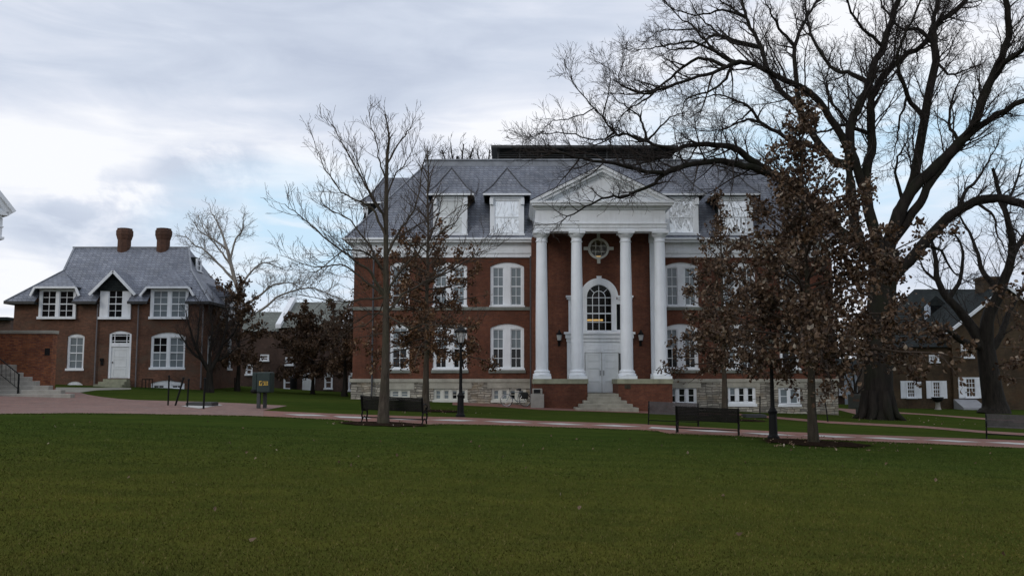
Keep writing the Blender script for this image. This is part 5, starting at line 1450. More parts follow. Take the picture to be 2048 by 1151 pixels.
def ramify(wood, rg, pts, rad, lv, spec, tips=None):
    """children along a branch; spec is a list of dicts, one a level"""
    if lv >= len(spec):
        return
    s = spec[lv]; n = len(pts)
    Ltot = sum((pts[i + 1] - pts[i]).length for i in range(n - 1))
    cnt = s['per_m'] * Ltot * (1 - s.get('t0', .2)); cnt = int(cnt) + (1 if rg.random() < cnt % 1 else 0)
    for c in range(cnt):
        t = s.get('t0', .2) + (1 - s.get('t0', .2)) * (c + rg.random()) / max(cnt, 1); t = min(.995, t)
        u = t * (n - 1); k = min(int(u), n - 2); p = pts[k].lerp(pts[k + 1], u - k); tg = (pts[k + 1] - pts[k]).normalized()
        r = rad[k] + (rad[k + 1] - rad[k]) * (u - k)
        L = s['len'] * rg.uniform(.55, 1.25) * (1 - .45 * t) * s.get('scale', 1)
        if s.get('rel'): L = max(s['len'] * .3, Ltot * s['rel'] * rg.uniform(.6, 1.2) * (1.05 - .6 * t))
        d = side_dir(rg, tg, R(s['ang'] + rg.uniform(-12, 12)), s.get('upb', .2))
        m = s['n']; q = grow(rg, p, d, L, m, s.get('wander', .22), s.get('up', .06))
        r0 = min(r * .72, s['r']) * rg.uniform(.8, 1.1); rr = [r0 * (1 - .78 * i / (m - 1)) for i in range(m)]
        rr = [max(x, s.get('rmin', .004)) for x in rr]
        wood[min(lv + s.get('bin', 0), len(wood) - 1) if isinstance(wood, list) else 0].add(q, rr, s.get('sides', 4))
        if tips is not None and s.get('leaf'): tips.append((q, s['leaf']))
        ramify(wood, rg, q, rr, lv + 1, spec, tips)


def leaves(name, rg_seed, tips, size, mat, parent, origin, per=None, droop=.25, spread=.14, cull=None, zfun=None):
    rs = np.random.RandomState(rg_seed); C_ = []
    for q, k in tips:
        for _ in range(k):
            if rs.rand() > 1: continue
            t = .25 + .75 * rs.rand(); u = t * (len(q) - 1); i = min(int(u), len(q) - 2)
            C_.append(tuple(q[i].lerp(q[i + 1], u - i)))
    P = np.array(C_)
    if cull is not None: P = P[[bool(cull(p, rs)) for p in P]]
    N = len(P); P = P + rs.normal(0, spread, (N, 3)); d = rs.normal(0, 1, (N, 3)); d[:, 2] -= droop * 3; d /= np.linalg.norm(d, axis=1, keepdims=True)
    w_ = np.cross(d, rs.normal(0, 1, (N, 3))); w_ /= np.linalg.norm(w_, axis=1, keepdims=True) + 1e-9; nn = np.cross(d, w_)
    s = size * rs.uniform(.65, 1.3, (N, 1)); h = s * .36; f = s * rs.uniform(.02, .30, (N, 1)); c_ = s * rs.uniform(-.3, .3, (N, 1))
    # two lobed halves folded along the midrib
    V = np.stack([P - d * s * .5, P - d * s * .12 + w_ * h * .8 + nn * f, P + d * s * .22 + w_ * h + nn * (f + c_ * .4), P + d * s * .55 + nn * c_,
                  P + d * s * .22 - w_ * h + nn * (f + c_ * .4), P - d * s * .12 - w_ * h * .8 + nn * f, P + d * s * .1], 1).reshape(-1, 3)
    b_ = np.arange(N)[:, None] * 7
    F = np.concatenate([b_ + np.array([[0, 6, 2, 1]]), b_ + np.array([[6, 3, 2, 2]])[:, :4] * 0 + np.array([[0, 5, 4, 6]])], 0)
    F2 = np.concatenate([b_ + np.array([[6, 3, 2]]), b_ + np.array([[6, 4, 3]])], 0)
    tri = np.concatenate([F[:, [0, 1, 2]], F[:, [0, 2, 3]], F2], 0)
    return npmesh(name, V - np.array(tuple(origin)), tri, M[mat], parent, smooth=False)


def trunk_flare(wood, pts, r0, rtop, flare=1.5, sides=14, pw=1.0):
    n = len(pts); rad = []
    for i in range(n):
        t = i / (n - 1); rad.append((r0 + (rtop - r0) * t ** pw) * (1 + (flare - 1) * math.exp(-t * 14)))
    wood.add(pts, rad, sides); return rad


def pix_limb(pl, Y0, dy, n):
    """limb traced in the photograph and set at its own depths: starts at depth Y0, ends dy farther away"""
    m = len(pl) - 1; P = []
    for i, (px, py) in enumerate(pl):
        P.append(at(px, py, Y0 + dy * (i / m) ** 1.3))
    return smooth_line(P, n)


def attach(pl, Y0, dy, n, built):
    """like pix_limb, but the limb starts exactly on the nearest wood already built"""
    best = None
    for P, rd in built:
        for p, r in zip(P, rd):
            u = CP * p.y + SP * (p.z - EYE); vx = CX + FPX * p.x / u; vy = CY - FPX * (CP * (p.z - EYE) - SP * p.y) / u
            d = (vx - pl[0][0]) ** 2 + (vy - pl[0][1]) ** 2 - (4 * r * 1800 / p.y) * 2
            if best is None or d < best[0]: best = (d, p, r)
    if best is None: return pix_limb(pl, Y0, dy, n), 9
    p0, r = best[1], best[2]; m = len(pl) - 1
    P = [p0] + [at(px, py, p0.y + dy * ((i + 1) / m) ** 1.2) for i, (px, py) in enumerate(pl[1:])]
    return smooth_line(P, n), r


def add_limb(wood, pts, r0, r1, sides=10, pw=.8):
    n = len(pts); rad = [r0 + (r1 - r0) * (i / (n - 1)) ** pw for i in range(n)]
    wood.add(pts, rad, sides); return rad


# ---- the giant bare tree
def great_tree():
    rg = random.Random(11); base = T5B.copy(); Y = base.y
    root = thing('bare_tree', base, 'giant spreading bare old tree with a massive dark flared trunk', 'tree', 'trees on the green')
    W = Wood(); TW = [Wood(), Wood(), Wood(), Wood()]
    sc = Y / FPX      # metres a photo pixel at the trunk
    tp = pix_limb([(1757, 838), (1757, 790), (1757, 720), (1760, 640), (1766, 560), (1772, 500)], Y, 0, 16)
    tp[0].z = base.z - .25
    built = [(tp, trunk_flare(W, tp, 27.5 * sc, 26 * sc, 1.2, 20))]
    for k in range(9):     # root buttresses
        a = k * 2 * math.pi / 9 + rg.uniform(-.2, .2); d = Vector((math.cos(a), math.sin(a), 0)); e = base + d * (41 + rg.uniform(-5, 10)) * sc
        e.z = gz(e.x, e.y) - .05
        W.add([base + d * 21 * sc + Vector((0, 0, 1.5)), base + d * 26 * sc + Vector((0, 0, .65)), base + d * 33 * sc + Vector((0, 0, .22)), e], [.26, .28, .22, .08], 8)
    limbs = [  # photo points, depth change, start and end radius (photo px)
        ([(1772, 520), (1735, 500), (1690, 470), (1640, 425), (1606, 384), (1581, 364), (1532, 340), (1473, 300), (1434, 291), (1394, 290), (1355, 298), (1310, 318)], -4, 17, 4),
        ([(1640, 425), (1606, 392), (1557, 354), (1508, 337), (1463, 325), (1414, 322), (1360, 335), (1306, 345), (1240, 330), (1170, 318), (1110, 305)], -6, 12, 2.5),
        ([(1360, 333), (1325, 352), (1306, 369), (1271, 384), (1247, 394), (1212, 394), (1175, 412), (1135, 432)], -2, 6, 1.5),
        ([(1355, 298), (1300, 285), (1255, 270), (1235, 268), (1190, 290)], -2, 5, 1.5),
        ([(1760, 540), (1728, 500), (1708, 440), (1700, 345), (1702, 246), (1719, 212), (1739, 167), (1749, 128), (1768, 89), (1783, 39), (1798, -10), (1815, -90)], 1, 15, 7),
        ([(1768, 520), (1742, 440), (1730, 354), (1744, 295), (1742, 236), (1744, 197), (1768, 148), (1808, 113), (1852, 84), (1867, 40), (1880, -30)], 4, 15, 5),
        ([(1738, 380), (1716, 345), (1700, 300), (1665, 241), (1631, 197), (1586, 167), (1542, 148), (1512, 130), (1473, 125), (1434, 143), (1385, 157), (1316, 182), (1280, 186)], -5, 12, 2.5),
        ([(1700, 345), (1665, 318), (1631, 280), (1601, 221), (1557, 177), (1532, 128), (1512, 74), (1493, 39), (1485, 0), (1470, -60)], 4, 11, 3),
        ([(1601, 221), (1594, 160), (1589, 98), (1606, 49), (1626, 15), (1655, -40)], 5, 8, 3),
        ([(1784, 500), (1790, 440), (1823, 369), (1847, 246), (1872, 123), (1867, 74), (1880, 42), (1926, 10), (1960, -40)], 3, 15, 6),
        ([(1782, 520), (1808, 404), (1867, 335), (1916, 290), (1950, 246), (1975, 172), (2000, 123), (2017, 64), (2012, 0), (2020, -60)], -4, 16, 6),
        ([(1784, 505), (1830, 420), (1850, 385), (1896, 315), (1950, 261), (2000, 226), (2060, 195), (2120, 170)], -2, 12, 6),
        ([(1950, 240), (1985, 157), (2024, 113), (2070, 85), (2120, 40)], -3, 9, 4),
        ([(1778, 575), (1808, 531), (1852, 482), (1911, 423), (1950, 404), (2000, 396), (2048, 408), (2110, 430), (2170, 450)], -5, 15, 8),
        ([(1640, 300), (1600, 285), (1562, 268), (1522, 246), (1503, 217), (1473, 202), (1444, 190), (1400, 195)], 2, 7, 1.6),
        ([(1522, 246), (1490, 240), (1450, 258), (1405, 262)], 1, 4, 1.2),
        ([(1739, 167), (1700, 145), (1660, 135), (1620, 60), (1610, 0)], 3, 7, 2.5),
        ([(1744, 260), (1690, 250), (1650, 262), (1600, 262)], 3, 6, 1.5),
        ([(1847, 246), (1820, 200), (1800, 150), (1795, 100), (1830, 30), (1850, -20)], -2, 7, 2),
        ([(1867, 84), (1840, 60), (1800, 55), (1770, 20), (1750, -20)], 2, 6, 2),
        ([(1806, 200), (1800, 240), (1795, 280), (1785, 320)], 0, 3.5, 1),
        ([(1316, 182), (1290, 200), (1262, 215), (1240, 240)], -1, 3, 1),
        ([(1512, 100), (1470, 80), (1430, 70), (1390, 95), (1340, 100)], -3, 6, 1.5),
        ([(1493, 39), (1450, 20), (1400, 30), (1350, 20)], -3, 5, 1.5),
        ([(2000, 396), (2015, 440), (2040, 470)], -1, 5, 1.5),
        ([(1911, 423), (1935, 380), (1965, 345), (1990, 300)], 2, 6, 1.6),
        ([(1292, 286), (1259, 270), (1233, 268), (1211, 241), (1186, 215), (1160, 182), (1146, 164)], -1, 4, 1),
        ([(1233, 268), (1193, 281), (1150, 270), (1095, 266), (1069, 272)], -1.5, 3.5, .9), ([(1295, 285), (1285, 252), (1274, 230), (1244, 208), (1225, 190)], 1, 3.5, .9),
        ([(1300, 285), (1317, 255), (1343, 234), (1370, 225)], 1.5, 3, .9), ([(1200, 230), (1215, 190), (1222, 150), (1215, 135)], .5, 2.5, .8), ([(1186, 215), (1150, 235), (1110, 240), (1085, 262)], -1, 2.5, .8),
        ([(1471, 139), (1434, 106), (1412, 84), (1390, 55), (1361, 36), (1332, 4)], 2, 6, 1.2), ([(1434, 106), (1390, 84), (1350, 88), (1317, 95), (1281, 99)], -1, 4.5, 1), ([(1514, 106), (1478, 88), (1449, 77), (1427, 58), (1398, 33), (1379, 0)], 2, 6, 1.2),
        ([(1452, 137), (1405, 117), (1368, 131), (1332, 164), (1295, 182), (1259, 179), (1237, 161), (1244, 131)], 1.5, 6, 1.2), ([(1471, 139), (1449, 160), (1427, 179), (1390, 190), (1368, 204), (1365, 230)], -1.5, 4, 1),
        ([(1493, 39), (1470, 20), (1440, 0), (1420, -30)], 2, 5, 1.5), ([(1390, 55), (1350, 60), (1320, 62), (1300, 75)], 1, 3, .8), ([(1503, 217), (1485, 235), (1465, 250), (1440, 262)], -1, 3, .8),
        ([(1589, 98), (1560, 60), (1545, 30), (1530, 0)], -2, 5, 1.5), ([(1700, 250), (1660, 200), (1650, 160), (1665, 120)], 2, 5, 1.3), ([(1768, 89), (1730, 60), (1700, 20), (1690, -20)], -2, 5, 2),
        ([(1872, 123), (1900, 150), (1930, 140), (1960, 130)], 2, 4, 1.2), ([(1916, 290), (1900, 250), (1905, 200), (1925, 150)], 2, 5, 1.5), ([(1950, 404), (1985, 430), (1995, 470), (2010, 500)], -2, 4, 1.2),
        ([(1852, 482), (1880, 500), (1905, 540), (1930, 560)], 2, 5, 1.2), ([(1808, 404), (1790, 350), (1798, 310), (1815, 280)], -1.5, 5, 1.3),
    ]
    spec = [
        dict(per_m=2.3, len=2.4, rel=.25, ang=46, n=7, r=.055, sides=4, wander=.26, up=.05, upb=.25, t0=.25),
        dict(per_m=3.6, len=1.3, ang=42, n=5, r=.022, sides=3, wander=.28, up=.05, upb=.2, t0=.12, rmin=.007, bin=0),
        dict(per_m=4.4, len=.68, ang=40, n=4, r=.011, sides=3, wander=.3, up=.05, t0=.1, rmin=.007),
        dict(per_m=4.2, len=.36, ang=38, n=3, r=.008, sides=3, wander=.25, up=.04, t0=.1, rmin=.006),
    ]
    for pl, dy, a, c in limbs:
        P, rmax = attach(pl, Y, dy, max(10, len(pl) * 3), built)
        # crooked growth
        for i in range(2, len(P) - 1): P[i] = P[i] + rvec(rg) * .06
        sc2 = sc
        rad = add_limb(W, P, min(a * sc2 * .86, rmax * 1.02), c * sc2 * .75, 12, .75); built.append((P, rad))
        ramify(TW, rg, P, rad, 0, spec)
        # the limb goes on as a fork of finer boughs
        d = (P[-1] - P[-3]).normalized()
        for _ in range(3):
            q = grow(rg, P[-1], (d + rvec(rg) * .5), rg.uniform(.7, 1.1) + c * .32, 7, .22, .05); rr = [max(.01, c * sc2 * .7 * (1 - .8 * i / 6)) for i in range(7)]
            TW[0].add(q, rr, 5); ramify(TW, rg, q, rr, 1, spec)
    W.mesh('trunk', 'bark_old', root, base)
    A = Wood()
    for t_ in TW:
        for k, v in t_.b.items(): A.b.setdefault(k, []).extend(v)
    A.mesh('crown', 'twig_dark', root, base)
    return root


great_tree()


def ray_tree(name, base, label, pxtrunk, limbs, spec, r0, rtop, bark, twig, seed, flare=1.35, leaf=None, sides=12, lead=True, LK=1.0):
    """tree whose main limbs follow the photograph"""
    rg = random.Random(seed); Y = base.y; sc = Y / FPX
    root = thing(name, base, label, 'tree', 'trees on the green')
    W = Wood(); A = Wood(); tips = []
    tp = pix_limb(pxtrunk, Y, 0, 24); tp[0] = Vector((base.x, base.y, base.z - .15))
    rad = trunk_flare(W, tp, r0 * sc, rtop * sc, flare, sides, .8)
    built = [(tp, rad)]
    if lead: ramify([A], rg, tp, rad, 0, [dict(spec[0], t0=.5, rel=None, len=.6)] + spec[1:], tips)
    for pl, dy, a, c in limbs:
        P, rmax = attach(pl, Y, dy, max(8, len(pl) * 3), built)
        for i in range(2, len(P)): P[i] = P[i] + rvec(rg) * .035
        rr = add_limb(W, P, min(a * sc * LK, rmax), max(c * sc * LK, .006), 7, .8); built.append((P, rr)); ramify([A], rg, P, rr, 0, spec, tips)
    W.mesh('trunk', bark, root, base); A.mesh('crown', twig, root, base)
    if leaf: leaves('leaves', seed, tips, leaf[0], leaf[1], root, base, **leaf[2])
    return root


spec_young = [dict(per_m=5.6, len=1.1, rel=.36, ang=36, n=6, r=.013, sides=3, wander=.2, up=.08, upb=.3, t0=.16, rmin=.006),
              dict(per_m=5.6, len=.62, ang=38, n=5, r=.009, sides=3, wander=.18, up=.08, upb=.3, t0=.15, rmin=.0055),
              dict(per_m=3.4, len=.32, ang=36, n=3, r=.007, sides=3, wander=.2, up=.06, t0=.1, rmin=.005)]
ray_tree('bare_tree', T1B, 'slender bare young tree with upswept twigs in front of the black bench', [(766, 850), (771, 727), (772, 606), (772, 454), (774, 320), (778, 275), (770, 228)], [
    ([(768, 580), (740, 545), (711, 520), (662, 484), (602, 435), (571, 408)], -1.5, 6, 1.0), ([(769, 590), (730, 560), (681, 530), (620, 533), (559, 508)], 1.2, 5, .8),
    ([(771, 606), (723, 600), (662, 600), (589, 587)], -.8, 4.5, .8), ([(772, 640), (740, 628), (700, 650), (650, 640)], 1.0, 3.5, .8),
    ([(772, 475), (748, 423), (715, 400), (681, 381), (644, 326), (629, 283)], .9, 5, .9), ([(772, 445), (745, 400), (723, 356), (687, 290), (665, 247)], -.8, 5, .9),
    ([(774, 360), (760, 330), (754, 289), (742, 250), (735, 214)], .5, 3.5, .8), ([(777, 330), (802, 283), (820, 255), (830, 233)], -.5, 3.5, .8),
    ([(774, 500), (800, 460), (821, 435), (840, 380), (845, 330), (860, 300)], .9, 5, .9), ([(773, 590), (790, 560), (821, 520), (860, 480), (906, 448), (945, 400)], -1.2, 5.5, .9),
    ([(773, 620), (810, 585), (860, 560), (920, 530), (954, 508), (997, 490)], 1.3, 5, .8), ([(773, 640), (815, 655), (857, 648), (906, 654), (960, 650)], -1, 4, .8),
    ([(773, 550), (745, 500), (700, 440), (660, 420), (640, 400)], 1.4, 4.5, .9), ([(773, 520), (790, 480), (850, 440), (880, 410)], 1.4, 4, .9),
    ([(773, 400), (790, 350), (815, 320), (838, 270)], 1.2, 3.5, .8), ([(773, 540), (740, 510), (690, 500), (640, 540), (600, 545)], -2, 4, .8),
    ([(772, 600), (745, 640), (700, 660), (668, 690)], .6, 3, .7), ([(773, 480), (765, 430), (720, 340), (705, 290)], -1.6, 4, .8)],
    spec_young, 9.8, 1.0, 'bark_young', 'twig_brown', 21, 1.4, LK=.60)

# ---- young oaks holding their brown leaves
def oak(base, H, label, seed, Rfun, z0, leafk, size, mat='leaf_oak', lean=(0, 0), r0=.16, nb=46, bark='bark_young', ztop_leaf=1.0, dens=1.0, sub=1.0, skip=None, bare_top=False, elev=(8, 62), asym=0.0, gap=0.0):
    """straight leader with rising branches out to radius Rfun(height); leaf clusters near the twig ends"""
    rg = random.Random(seed); root = thing('leafy_oak', base, label, 'tree', 'trees on the green')
    W = Wood(); A = Wood(); tips = []
    n = 18; tp = [base + Vector((lean[0] * (i / 17) ** 1.5 + (rg.uniform(-.03, .03) if i else 0), lean[1] * i / 17, H * i / 17 - (.15 if i == 0 else 0))) for i in range(n)]
    rad = trunk_flare(W, tp, r0, .018, 1.35, 12, .75)
    for k in range(nb):
        t = z0 / H + (1 - z0 / H) * ((k + rg.random()) / nb) ** 1.35 * .97
        u = t * (n - 1); i = min(int(u), n - 2); p = tp[i].lerp(tp[i + 1], u - i)
        az = k * 2.39996 + rg.uniform(-.4, .4)
        el = R(elev[0] + (elev[1] - elev[0]) * ((t * H - z0) / (H - z0)) ** 1.2 + rg.uniform(-8, 8))
        d = Vector((math.cos(az) * math.cos(el), math.sin(az) * math.cos(el), math.sin(el)))
        L = Rfun(t * H) * rg.uniform(.72, 1.12) / max(.35, math.cos(el)) * (1 + asym * math.cos(az))
        if L < .15: continue
        r_ = min((rad[i]) * .6, .012 + .011 * L); m = 9
        q = grow(rg, p, d, L, m, .13, .025 if t * H > z0 + .25 * (H - z0) else -.03); rr = [r_ * (1 - .8 * j / (m - 1)) + .003 for j in range(m)]
        A.add(q, rr, 5)
        leafy = t * H < ztop_leaf * H
        lk = leafk if leafy else 0
        ramify([A], rg, q, rr, 0, [dict(per_m=3.0 * sub, len=.85, rel=.34, ang=44, n=5, r=.014, sides=3, wander=.22, up=.04, upb=.1, t0=.12, rmin=.005, leaf=lk),
                                   dict(per_m=2.4 * sub, len=.42, ang=42, n=4, r=.008, sides=3, wander=.25, up=.02, t0=.15, rmin=.004, leaf=lk)], tips)
    W.mesh('trunk', bark, root, base); A.mesh('limbs', 'twig_brown', root, base)
    ph = [rg.uniform(0, 6.28) for _ in range(6)]
    def cull(p, rs):
        # whole clumps missing here and there
        v = math.sin(p[0] * 2.1 + ph[0]) * math.sin(p[1] * 2.3 + ph[1]) * math.sin(p[2] * 1.9 + ph[2]) + .5 * math.sin(p[0] * 4.7 + ph[3]) * math.sin(p[2] * 4.3 + ph[4])
        return rs.rand() < dens * (1.0 if v > gap - .25 else .22)
    leaves('foliage', seed, [t_ for t_ in tips if t_[1]], size, mat, root, base, droop=.3, spread=.10 if size < .2 else .16, cull=cull)
    return root


def tab(pts): return lambda z: float(np.interp(z, [p[0] for p in pts], [p[1] for p in pts]))


s3 = T3B.y / FPX
oak(T3B, (886 - 190) * s3, 'large brown leaved oak by the lamp post with a tall narrow top', 31, tab([(1.8, 3.7), (2.6, 4.1), (3.6, 3.6), (4.6, 3.1), (5.6, 2.5), (6.8, 1.6), (8.0, .85), (9.2, .5), (10.4, .2)]), 2.5, 21, .125, r0=.14, bark='bark_trunk', gap=.22, nb=88, elev=(6, 62), asym=.1, sub=1.05, lean=(-.15, 0))
s2_ = T2B.y / FPX
oak(T2B, (821 - 285) * s2_, 'brown leaved oak in front of the left hall windows, its upper twigs bare', 32, tab([(2, 2.8), (3.2, 3.4), (4.6, 3.2), (6.2, 2.6), (8, 1.8), (10, .9), (12, .3)]), 2.7, 25, .125, mat='leaf_red', r0=.155, nb=70, ztop_leaf=.58, elev=(-2, 70), dens=.9, sub=.85)
s4 = T4B.y / FPX
oak(T4B, (836 - 400) * s4, 'smaller brown leaved oak partly hidden by the large oak, its trunk behind the black bench', 33, tab([(2, 2.5), (3.2, 3.1), (5, 2.6), (7, 1.6), (9, .4)]), 2.5, 22, .13, r0=.15, nb=52, elev=(-2, 64), dens=.9, sub=.85)
b = G(475, 781.5); sx = b.y / FPX
oak(b, (781 - 605) * sx, 'dark leafy oak beside the right corner of the brick house', 34, tab([(1.0, 1.5), (3, 2.1), (5, 1.7), (7, .9), (8.5, .3)]), 1.8, 20, .16, mat='leaf_far', r0=.17, nb=34, sub=.95, elev=(-2, 60), bark='bark_dark')
b = G(625, 785.5); b.y = min(b.y, 66); b = Vector((XX(625, 785, 64), 64, gz(XX(625, 785, 64), 64))); sx = b.y / FPX
oak(b, (785 - 652) * sx, 'round brown oak in front of the rear hall doorway', 35, tab([(1.2, 2.5), (2.4, 3.0), (3.4, 2.2), (4.6, 1.1), (6, .3)]), 1.6, 22, .165, mat='leaf_far', r0=.15, nb=40, sub=.95, elev=(-2, 60), bark='bark_dark')
b = Vector((XX(689, 785, 60), 60, gz(XX(689, 785, 60), 60))); sx = b.y / FPX
oak(b, (788 - 655) * sx, 'brown oak tucked behind the left corner of the hall', 36, tab([(1.6, 1.3), (2.6, 1.9), (4.4, 1.6), (6, .6)]), 1.8, 20, .16, mat='leaf_far', r0=.20, nb=26, sub=.95, elev=(-2, 60), bark='bark_dark')
b = Vector((XX(2105, 850, 36), 36, gz(XX(2105, 850, 36), 36)))
oak(b, 8.4, 'brown leafed oak reaching in from the right edge of the picture', 37, tab([(2, 2.0), (3, 2.3), (5, 1.9), (7, .9), (8.4, .3)]), 2.2, 11, .16, r0=.15, nb=30, sub=.8)

# ---- other bare trees
T6B = Vector((XX(1988, 818, 62), 62, gz(XX(1988, 818, 62), 62)))
spec_mid = [dict(per_m=2.0, len=2.0, rel=.32, ang=44, n=6, r=.05, sides=4, wander=.24, up=.06, upb=.25, t0=.2, rmin=.012),
            dict(per_m=2.8, len=1.2, ang=42, n=5, r=.020, sides=3, wander=.26, up=.05, upb=.2, t0=.12, rmin=.010),
            dict(per_m=3.4, len=.7, ang=40, n=4, r=.012, sides=3, wander=.28, up=.05, t0=.1, rmin=.008)]
ray_tree('bare_tree', T6B, 'dark forked bare tree in front of the shuttered house', [(1992, 824), (1984, 780), (1978, 740), (1972, 700)], [
    ([(1972, 705), (1952, 668), (1928, 632), (1896, 596), (1875, 560), (1870, 510), (1860, 470)], 2, 14, 3), ([(1965, 690), (1928, 684), (1896, 660), (1872, 658), (1840, 640)], -2, 9, 2),
    ([(1972, 705), (1976, 636), (1996, 592), (2016, 540), (2024, 496), (2015, 440), (2000, 390), (1985, 335)], -2, 15, 3), ([(1976, 710), (2000, 672), (2012, 640), (2030, 600), (2060, 560)], 2, 9, 3),
    ([(1996, 592), (1965, 540), (1950, 490), (1920, 430)], 3, 7, 2), ([(2020, 510), (2050, 470), (2080, 420)], 1, 7, 3), ([(2010, 420), (2030, 370), (2045, 320)], 1, 4, 1.2),
    ([(1875, 560), (1850, 540), (1835, 510)], 1, 4, 1), ([(1896, 596), (1920, 560), (1925, 500), (1905, 460)], 2, 6, 1.5)], spec_mid, 22, 17, 'bark_dark', 'twig_dark', 41, 1.5, lead=False)
b = G(420, 776); b = Vector((XX(419, 776, 55.5), 55.5, gz(XX(419, 776, 55.5), 55.5)))
ray_tree('bare_tree', b, 'small dark bare tree with low fork in front of the brick house corner', [(419, 779), (419, 755), (420, 738)], [
    ([(420, 742), (405, 720), (392, 695), (380, 660), (372, 620)], -1, 5.5, .8), ([(420, 742), (432, 720), (444, 690), (452, 650), (460, 610)], 1, 5.5, .8), ([(420, 738), (420, 700), (424, 660), (418, 610)], .5, 4, .8),
    ([(405, 720), (385, 705), (368, 680), (352, 660)], .8, 3.5, .7), ([(444, 690), (465, 670), (478, 640)], -.8, 3, .7), ([(392, 695), (398, 650), (402, 600)], 1.5, 3, .7), ([(432, 720), (455, 710), (476, 690)], 1.2, 3, .7)],
    [dict(s_, rmin=.007, per_m=s_['per_m'] * 1.3) for s_ in spec_young], 8, 6, 'bark_dark', 'twig_dark', 42, 1.3, lead=False)
b = Vector((XX(503, 770, 84), 84, gz(XX(503, 770, 84), 84)))
ray_tree('bare_tree', b, 'tall pale bare sycamore behind the brick house roof', [(503, 790), (500, 700), (488, 620), (470, 560), (455, 500)], [
    ([(455, 505), (445, 470), (432, 440), (420, 422)], 1, 5, 1), ([(460, 520), (470, 480), (485, 460), (488, 430)], -1, 4, 1), ([(470, 560), (440, 530), (410, 500), (390, 490), (370, 470)], 1, 5, 1),
    ([(488, 620), (520, 590), (545, 570), (580, 565), (600, 575)], -1, 5, 1), ([(492, 640), (530, 615), (560, 590), (620, 575), (650, 585), (690, 600)], 1, 5, 1), ([(478, 585), (500, 545), (530, 525), (570, 540)], 2, 5, 1),
    ([(455, 500), (430, 480), (400, 462), (385, 440)], -1, 4, 1), ([(462, 530), (440, 500), (415, 470), (395, 430)], 2, 4, 1)],
    [dict(s_, rmin=max(.012, s_.get('rmin', 0)), r=s_['r'] * .7, per_m=s_['per_m'] * 1.4, wander=.34) for s_ in spec_mid], 6, 3.5, 'bark_pale', 'bark_pale', 43, 1.2, LK=.62)
for k, (px, top_, yy, sd_) in enumerate(((915, 288, 95, 51), (968, 300, 100, 52))):
    b = Vector((XX(px, 700, yy), yy, gz(XX(px, 700, yy), yy))); H0 = at(px, top_, yy).z
    pl = [(px, 780), (px + 2, 600), (px - 2, 400), (px, top_ + 25)]
    ray_tree('bare_tree', b, ('bare treetop showing above the hall roof left of the roof vent', 'bare treetop showing above the hall roof beside the dark louvre')[k], pl, [
        ([(px, 420), (px - 18, 350), (px - 30, top_ + 12)], 1, 4, 1), ([(px, 420), (px + 18, 350), (px + 30, top_ + 8)], -1, 4, 1), ([(px, 380), (px + 8, 330), (px + 12, top_)], 1, 3, 1), ([(px, 380), (px - 8, 330), (px - 14, top_ - 2)], 1, 3, 1)],
        [dict(s_, rmin=.014) for s_ in spec_mid], 8, 3, 'bark_dark', 'twig_dark', sd_, 1.2)
b = Vector((XX(1710, 815, 70), 70, gz(XX(1710, 815, 70), 70)))
ray_tree('bare_tree', b, 'small many stemmed bare tree in front of the pale garage door', [(1712, 812), (1711, 800), (1710, 792)], [
    ([(1710, 795), (1700, 770), (1690, 750), (1686, 730)], -.5, 3, .8), ([(1710, 795), (1714, 765), (1722, 745), (1726, 725)], .5, 3, .8), ([(1710, 792), (1708, 765), (1704, 735), (1706, 715)], 0, 2.5, .8), ([(1712, 790), (1725, 775), (1738, 750)], .4, 2.5, .7)],
    [dict(s_, rmin=.012, per_m=s_['per_m'] * .6) for s_ in spec_young], 5, 4, 'bark_dark', 'twig_dark', 44, 1.2, lead=False)

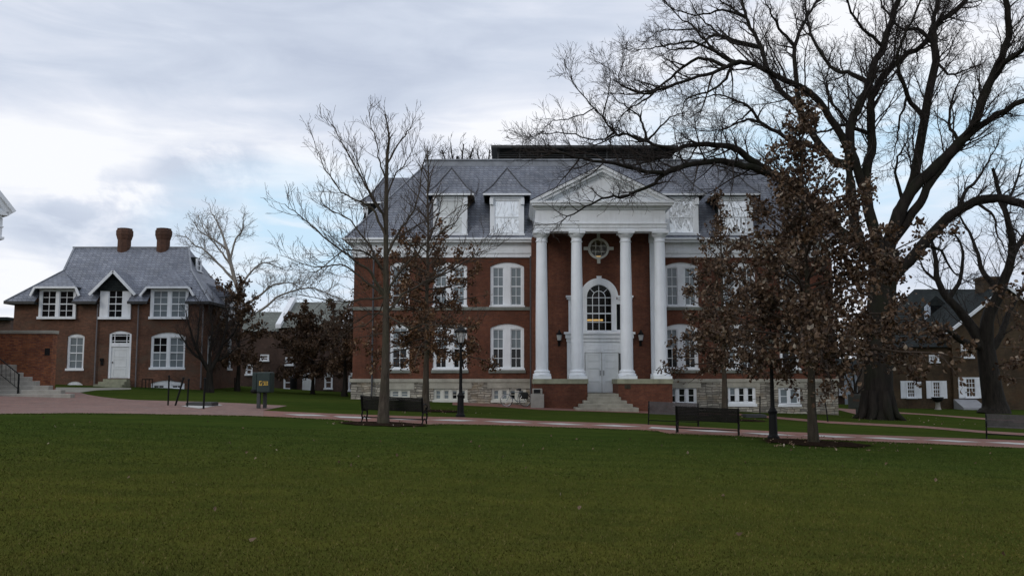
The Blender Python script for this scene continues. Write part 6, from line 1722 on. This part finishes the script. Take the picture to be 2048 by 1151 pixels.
# ------------------------------------------------------------------ grass blades and fallen leaves
rs = np.random.RandomState(3)
def blades(n, y0, y1, h, wd, pw):
    y = y0 + (y1 - y0) * rs.rand(n) ** pw; x = (rs.rand(n) * 2 - 1) * y * .62
    z = np.array([gz(a, c) for a, c in zip(x, y)]); P = np.stack([x, y, z], 1)
    a = rs.rand(n) * 6.283; d = np.stack([np.cos(a), np.sin(a), np.zeros(n)], 1) * (wd * (1 + .05 * y))[:, None] / 2 if hasattr(wd, '__len__') else np.stack([np.cos(a), np.sin(a), np.zeros(n)], 1) * (wd * rs.uniform(.6, 1.4, n))[:, None]
    ln = rs.normal(0, .45, (n, 2)); hh = h * rs.uniform(.5, 1.25, n)
    tip_ = P + np.stack([ln[:, 0] * hh, ln[:, 1] * hh, hh], 1)
    V = np.stack([P - d, P + d, tip_], 1).reshape(-1, 3); return V
def fringe(n):
    """ragged turf hanging over the path edge"""
    px = rs.uniform(-20, 2070, n); P = np.array([tuple(G(a, interp(lawn_edge, a))) for a in px])
    P[:, 1] += rs.normal(.02, .07, n); a = rs.rand(n) * 6.283; d = np.stack([np.cos(a), np.sin(a), 0 * a], 1) * .02
    hh = rs.uniform(.015, .045, n); T = P + np.stack([rs.normal(0, .03, n), rs.normal(.02, .04, n), hh], 1)
    return np.stack([P - d, P + d, T], 1).reshape(-1, 3)
Vg = np.concatenate([fringe(14000), blades(150000, 5.8, 15, .024, .006, 1.35), blades(70000, 15, 26, .022, .012, 1.1)])
Fg = np.arange(len(Vg)).reshape(-1, 3)
tag(npmesh('grass', Vg, Fg, M['grass_blade'], smooth=False), 'short winter grass on the green', 'grass', kind='stuff')
n = 70
yl = 7 + 22 * rs.rand(n) ** .8; xl_ = (rs.rand(n) * 2 - 1) * yl * .58
for B_, k_, rr_ in ((T3B, 90, 3.4), (T2B, 50, 3.2), (T1B, 25, 2.0), (T4B, 40, 2.5), (T5B, 60, 5.0)):
    a_ = rs.rand(k_) * 6.283; q_ = rr_ * np.sqrt(rs.rand(k_)); xl_ = np.concatenate([xl_, B_.x + q_ * np.cos(a_)]); yl = np.concatenate([yl, B_.y + q_ * np.sin(a_)])
tl = []
for a, c in zip(xl_, yl): tl.append(([Vector((a, c, gz(a, c) + .045)), Vector((a + .01, c, gz(a, c) + .05))], 1))
lo = leaves('fallen_leaves', 9, tl, .065, 'leaf_fallen', None, (0, 0, 0), droop=0, spread=.004)
tag(lo, 'pale and brown fallen leaves scattered over the lawn', 'leaves', kind='stuff')
